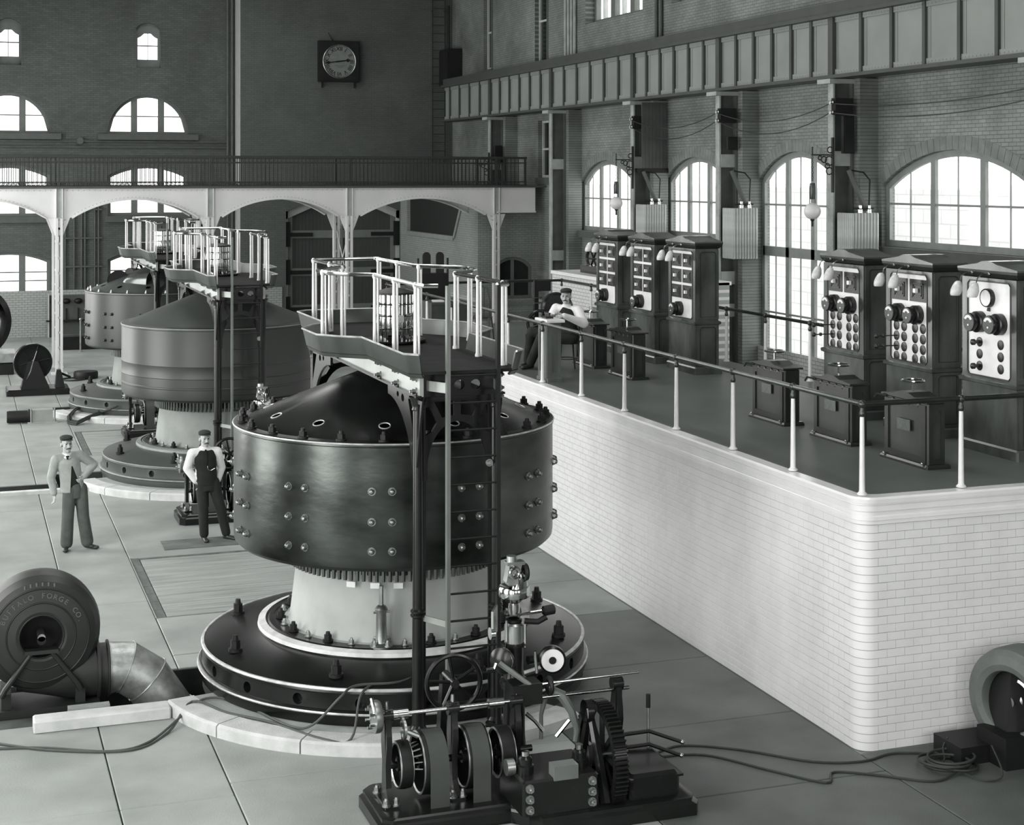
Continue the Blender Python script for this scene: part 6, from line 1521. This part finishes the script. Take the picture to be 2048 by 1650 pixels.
# conduits on the far wall
def pipes(label, lines, r=.03, m=None):
    t = thing('wall_conduit', label, 'conduit')
    for a, b in lines: MB().cyl(a, b, r, n=8).build('pipe', m or M_cold, t)
    return t
t = pipes('bundle of dark vertical conduits on the far wall behind the first gallery column', [((x, YL-.06, 1.65), (x, YL-.06, 5.2)) for x in (3.55, 3.85, 4.1, 4.22, 4.55, 4.68)])
for z in (2.4, 3.4, 4.4): MB().box(3.45, 4.8, YL-.09, YL-.03, z, z+.05).build('clamp_bar', M_cold, t, smooth=False)
t = pipes('pair of dark horizontal conduits on the far wall below the lunettes', [((1.0, YL-.06, 6.82), (9.2, YL-.06, 6.82)), ((1.0, YL-.06, 6.62), (9.2, YL-.06, 6.62)), ((0.2, YL-.06, 6.3), (3.9, YL-.06, 6.3))])
MB().lathe([(.0, 0), (.12, 0), (.12, .1), (0, .1)], 14, (4.05, YL-.02, 6.83), (0, -1, 0)).build('junction_box', M_cold, t)
pipes('dark vertical conduits in the angle beside the clock wall', [((9.2, YL-.1, 1.7), (9.2, YL-.1, 13)), ((9.36, YL-.1, 1.7), (9.36, YL-.1, 13))], .045)
pipes('bundle of pale vertical conduits on the upper right wall', [((XR-.06, y, 9.2), (XR-.06, y, 14)) for y in (43.7, 43.95, 44.2, 44.45)], .05, M_coll)
pipes('tall dark conduit on the upper right wall between clerestory windows', [((XR-.06, y, 9.2), (XR-.06, y, 14)) for y in (37.6, 37.9)], .05, M_cold)

# lamp brackets with opal globes, radiator bundles, switch boxes and wires along the right wall
M_scroll = mat('black_scroll_iron', .015, .5, 0, .4, .2, 5)
def lamp(y, label, far=False):
    t = thing('globe_lamp', label, 'lamp', (GXF-.02, y-.2, 6.02), 0, 'globe lamps on the right wall columns')
    MB().box(-.06, -.02, -.03, .03, -.75, .35).build('back_bar', M_scroll, t, smooth=False)
    MB().box(-.52, -.02, -.015, .015, -.015, .015).build('arm', M_scroll, t, smooth=False)
    s = MB()
    for c, R in (((-.12, 0, -.12), .09), ((-.24, 0, -.09), .06), ((-.12, 0, -.32), .07), ((-.33, 0, -.06), .04), ((-.1, 0, .1), .06), ((-.16, 0, -.22), .05)): s.torus(c, R, .012, (0, 1, 0), 16, 5)
    s.build('scroll_work', M_scroll, t)
    MB().cyl((-.5, 0, -.02), (-.5, 0, .16), .015, n=6).build('finial', M_scroll, t)
    ch = MB()
    for k in range(10): ch.torus((-.5, 0, -.05-.05*k), .02, .007, (1, 0, 0) if k % 2 else (0, 1, 0), 8, 4)
    stuff(ch.build('chain', M_scroll, t))
    MB().lathe([(0, -.56), (.05, -.56), (.055, -.58), (.055, -.86), (.05, -.88), (0, -.88)], 14, (-.5, 0, 0)).build('lamp_body', mat('dark_bronze_fitting', .06, .3, .6, .5, .2, 6), t)
    for s_ in (-1, 1): MB().cyl((-.5+s_*.06, 0, -.62), (-.5+s_*.06, 0, -.98), .008, n=5).build('side_rod', M_scroll, t)
    if not far: MB().sphere((-.5, 0, -1.12), .165, 24, 16).build('globe', M_opal, t)
    else: MB().cyl((-.5, 0, -.88), (-.5, 0, -1.2), .05, n=10).build('globe_holder', M_scroll, t)
    MB().lathe([(.05, -1.26), (.04, -1.3), (.02, -1.32), (.02, -1.42), (0, -1.43)], 12, (-.5, 0, 0)).build('lower_cap', M_scroll, t)
lamp(37.7, 'white globe lamp on scroll bracket left of the second arched window'); lamp(27.8, 'white globe lamp on scroll bracket before the tall window'); lamp(49.4, 'dark lamp bracket without globe on the far column above the gallery', True)
def radiator(y, label):
    t = thing('pipe_radiator', label, 'radiator', (16.85, y-.52, 3.72), 0, 'ribbed radiators on the wall columns')
    m = mat('pale_ribbed_pipe', .34, .45, .2, .5, .2, 5)
    tb = MB().lathe([(.025, 0), (.036, .02), (.036, 1.12), (.028, 1.15)], 10, caps=True).mesh('tube', m)
    for i in range(9): link('tube', tb, t, (-.28+.07*i, -.28, 0))
    for i in range(1, 8): link('tube', tb, t, (-.28, -.28+.07*i, 0)); link('tube', tb, t, (.28, -.28+.07*i, 0))
    MB().box(-.27, .27, -.27, .25, .02, 1.12).build('core', M_cold, t, smooth=False)
    for x in (-.05, .15): MB().lathe([(.05, 1.12), (.05, 1.22), (.035, 1.24), (.035, 1.3)], 12, (x, -.2, 0)).build('valve', M_steel, t)
    MB().cyl((-.22, -.2, 1.24), (.25, -.2, 1.24), .02, n=8).build('header', M_ironmatt, t)
    MB().cyl((.1, -.15, 1.2), (-.22, -.05, 2.0), .05, n=10).build('stay_pipe', M_cold, t)
    MB().tube([(.18, -.15, 1.25), (.22, -.12, 1.8), (.1, -.08, 1.95), (-.2, -.05, 2.0)], .016, 6).build('bent_pipe', M_ironmatt, t)
for y, l in ((37.7, 'pale ribbed radiator under the boarded box left of the second window'), (32.8, 'pale ribbed radiator between the second and the tall window'), (27.8, 'pale ribbed radiator right of the tall window above the cabinets')): radiator(y, l)
def wallbox(y, z, h, label):
    t = thing('switch_box', label, 'switch box', (16.78, y-.24, z), 0, 'dark boxes on the wall columns')
    MB().box(-.12, .12, -.1, .0, 0, h).build('case', M_black, t, smooth=False); MB().box(-.1, .1, -.12, -.1, .03, h-.03).build('cover', M_ironmatt, t, smooth=False)
for y, z, h, l in ((49.4, 6.0, .6, 'small dark box on the column above the gallery'), (37.7, 6.15, .62, 'dark box on the column below the boarded casing'), (32.8, 6.2, .3, 'small dark box on the column between second and tall windows'), (27.8, 6.05, .75, 'tall dark box on the column right of the tall window')):
    wallbox(y, z, h, l)
def insul(y, label):
    t = thing('wire_insulator', label, 'insulator', (16.56, y-.2, 6.95), 0, 'insulator blocks on the wall columns')
    MB().box(-.1, .3, -.16, .0, -.13, .2).build('block', M_black, t, smooth=False)
    for z in (-.08, .12): MB().lathe([(.03, 0), (.05, .03), (.03, .06), (.05, .09), (0, .1)], 12, (-.1, -.08, z), (-1, 0, 0)).build('insulator', M_steeldull, t)
for y, l in ((37.7, 'insulator block for the wires left of the second window'), (32.8, 'insulator block for the wires left of the tall window'), (27.8, 'insulator block for the wires right of the tall window'), (21.4, 'insulator block for the wires at the right edge of the view')): insul(y, l)
sp = ['left of the second window', 'across the tall window bay', 'across the widest window bay']
for i, (a, b) in enumerate(((37.7, 32.8), (32.8, 27.8), (27.8, 21.4))):
    for k, z in enumerate((7.05, 6.87)):
        pts = [(16.44, a-.2+(b-a)*j/12, z-.28*(1+.3*k)*(1-(2*j/12-1)**2)*(1 if i < 2 else .5)) for j in range(13)]
        tag(MB().tube(pts, .012, 5).build('overhead_wire', M_scroll), ['upper', 'lower'][k]+' sagging dark wire '+sp[i], 'wire')
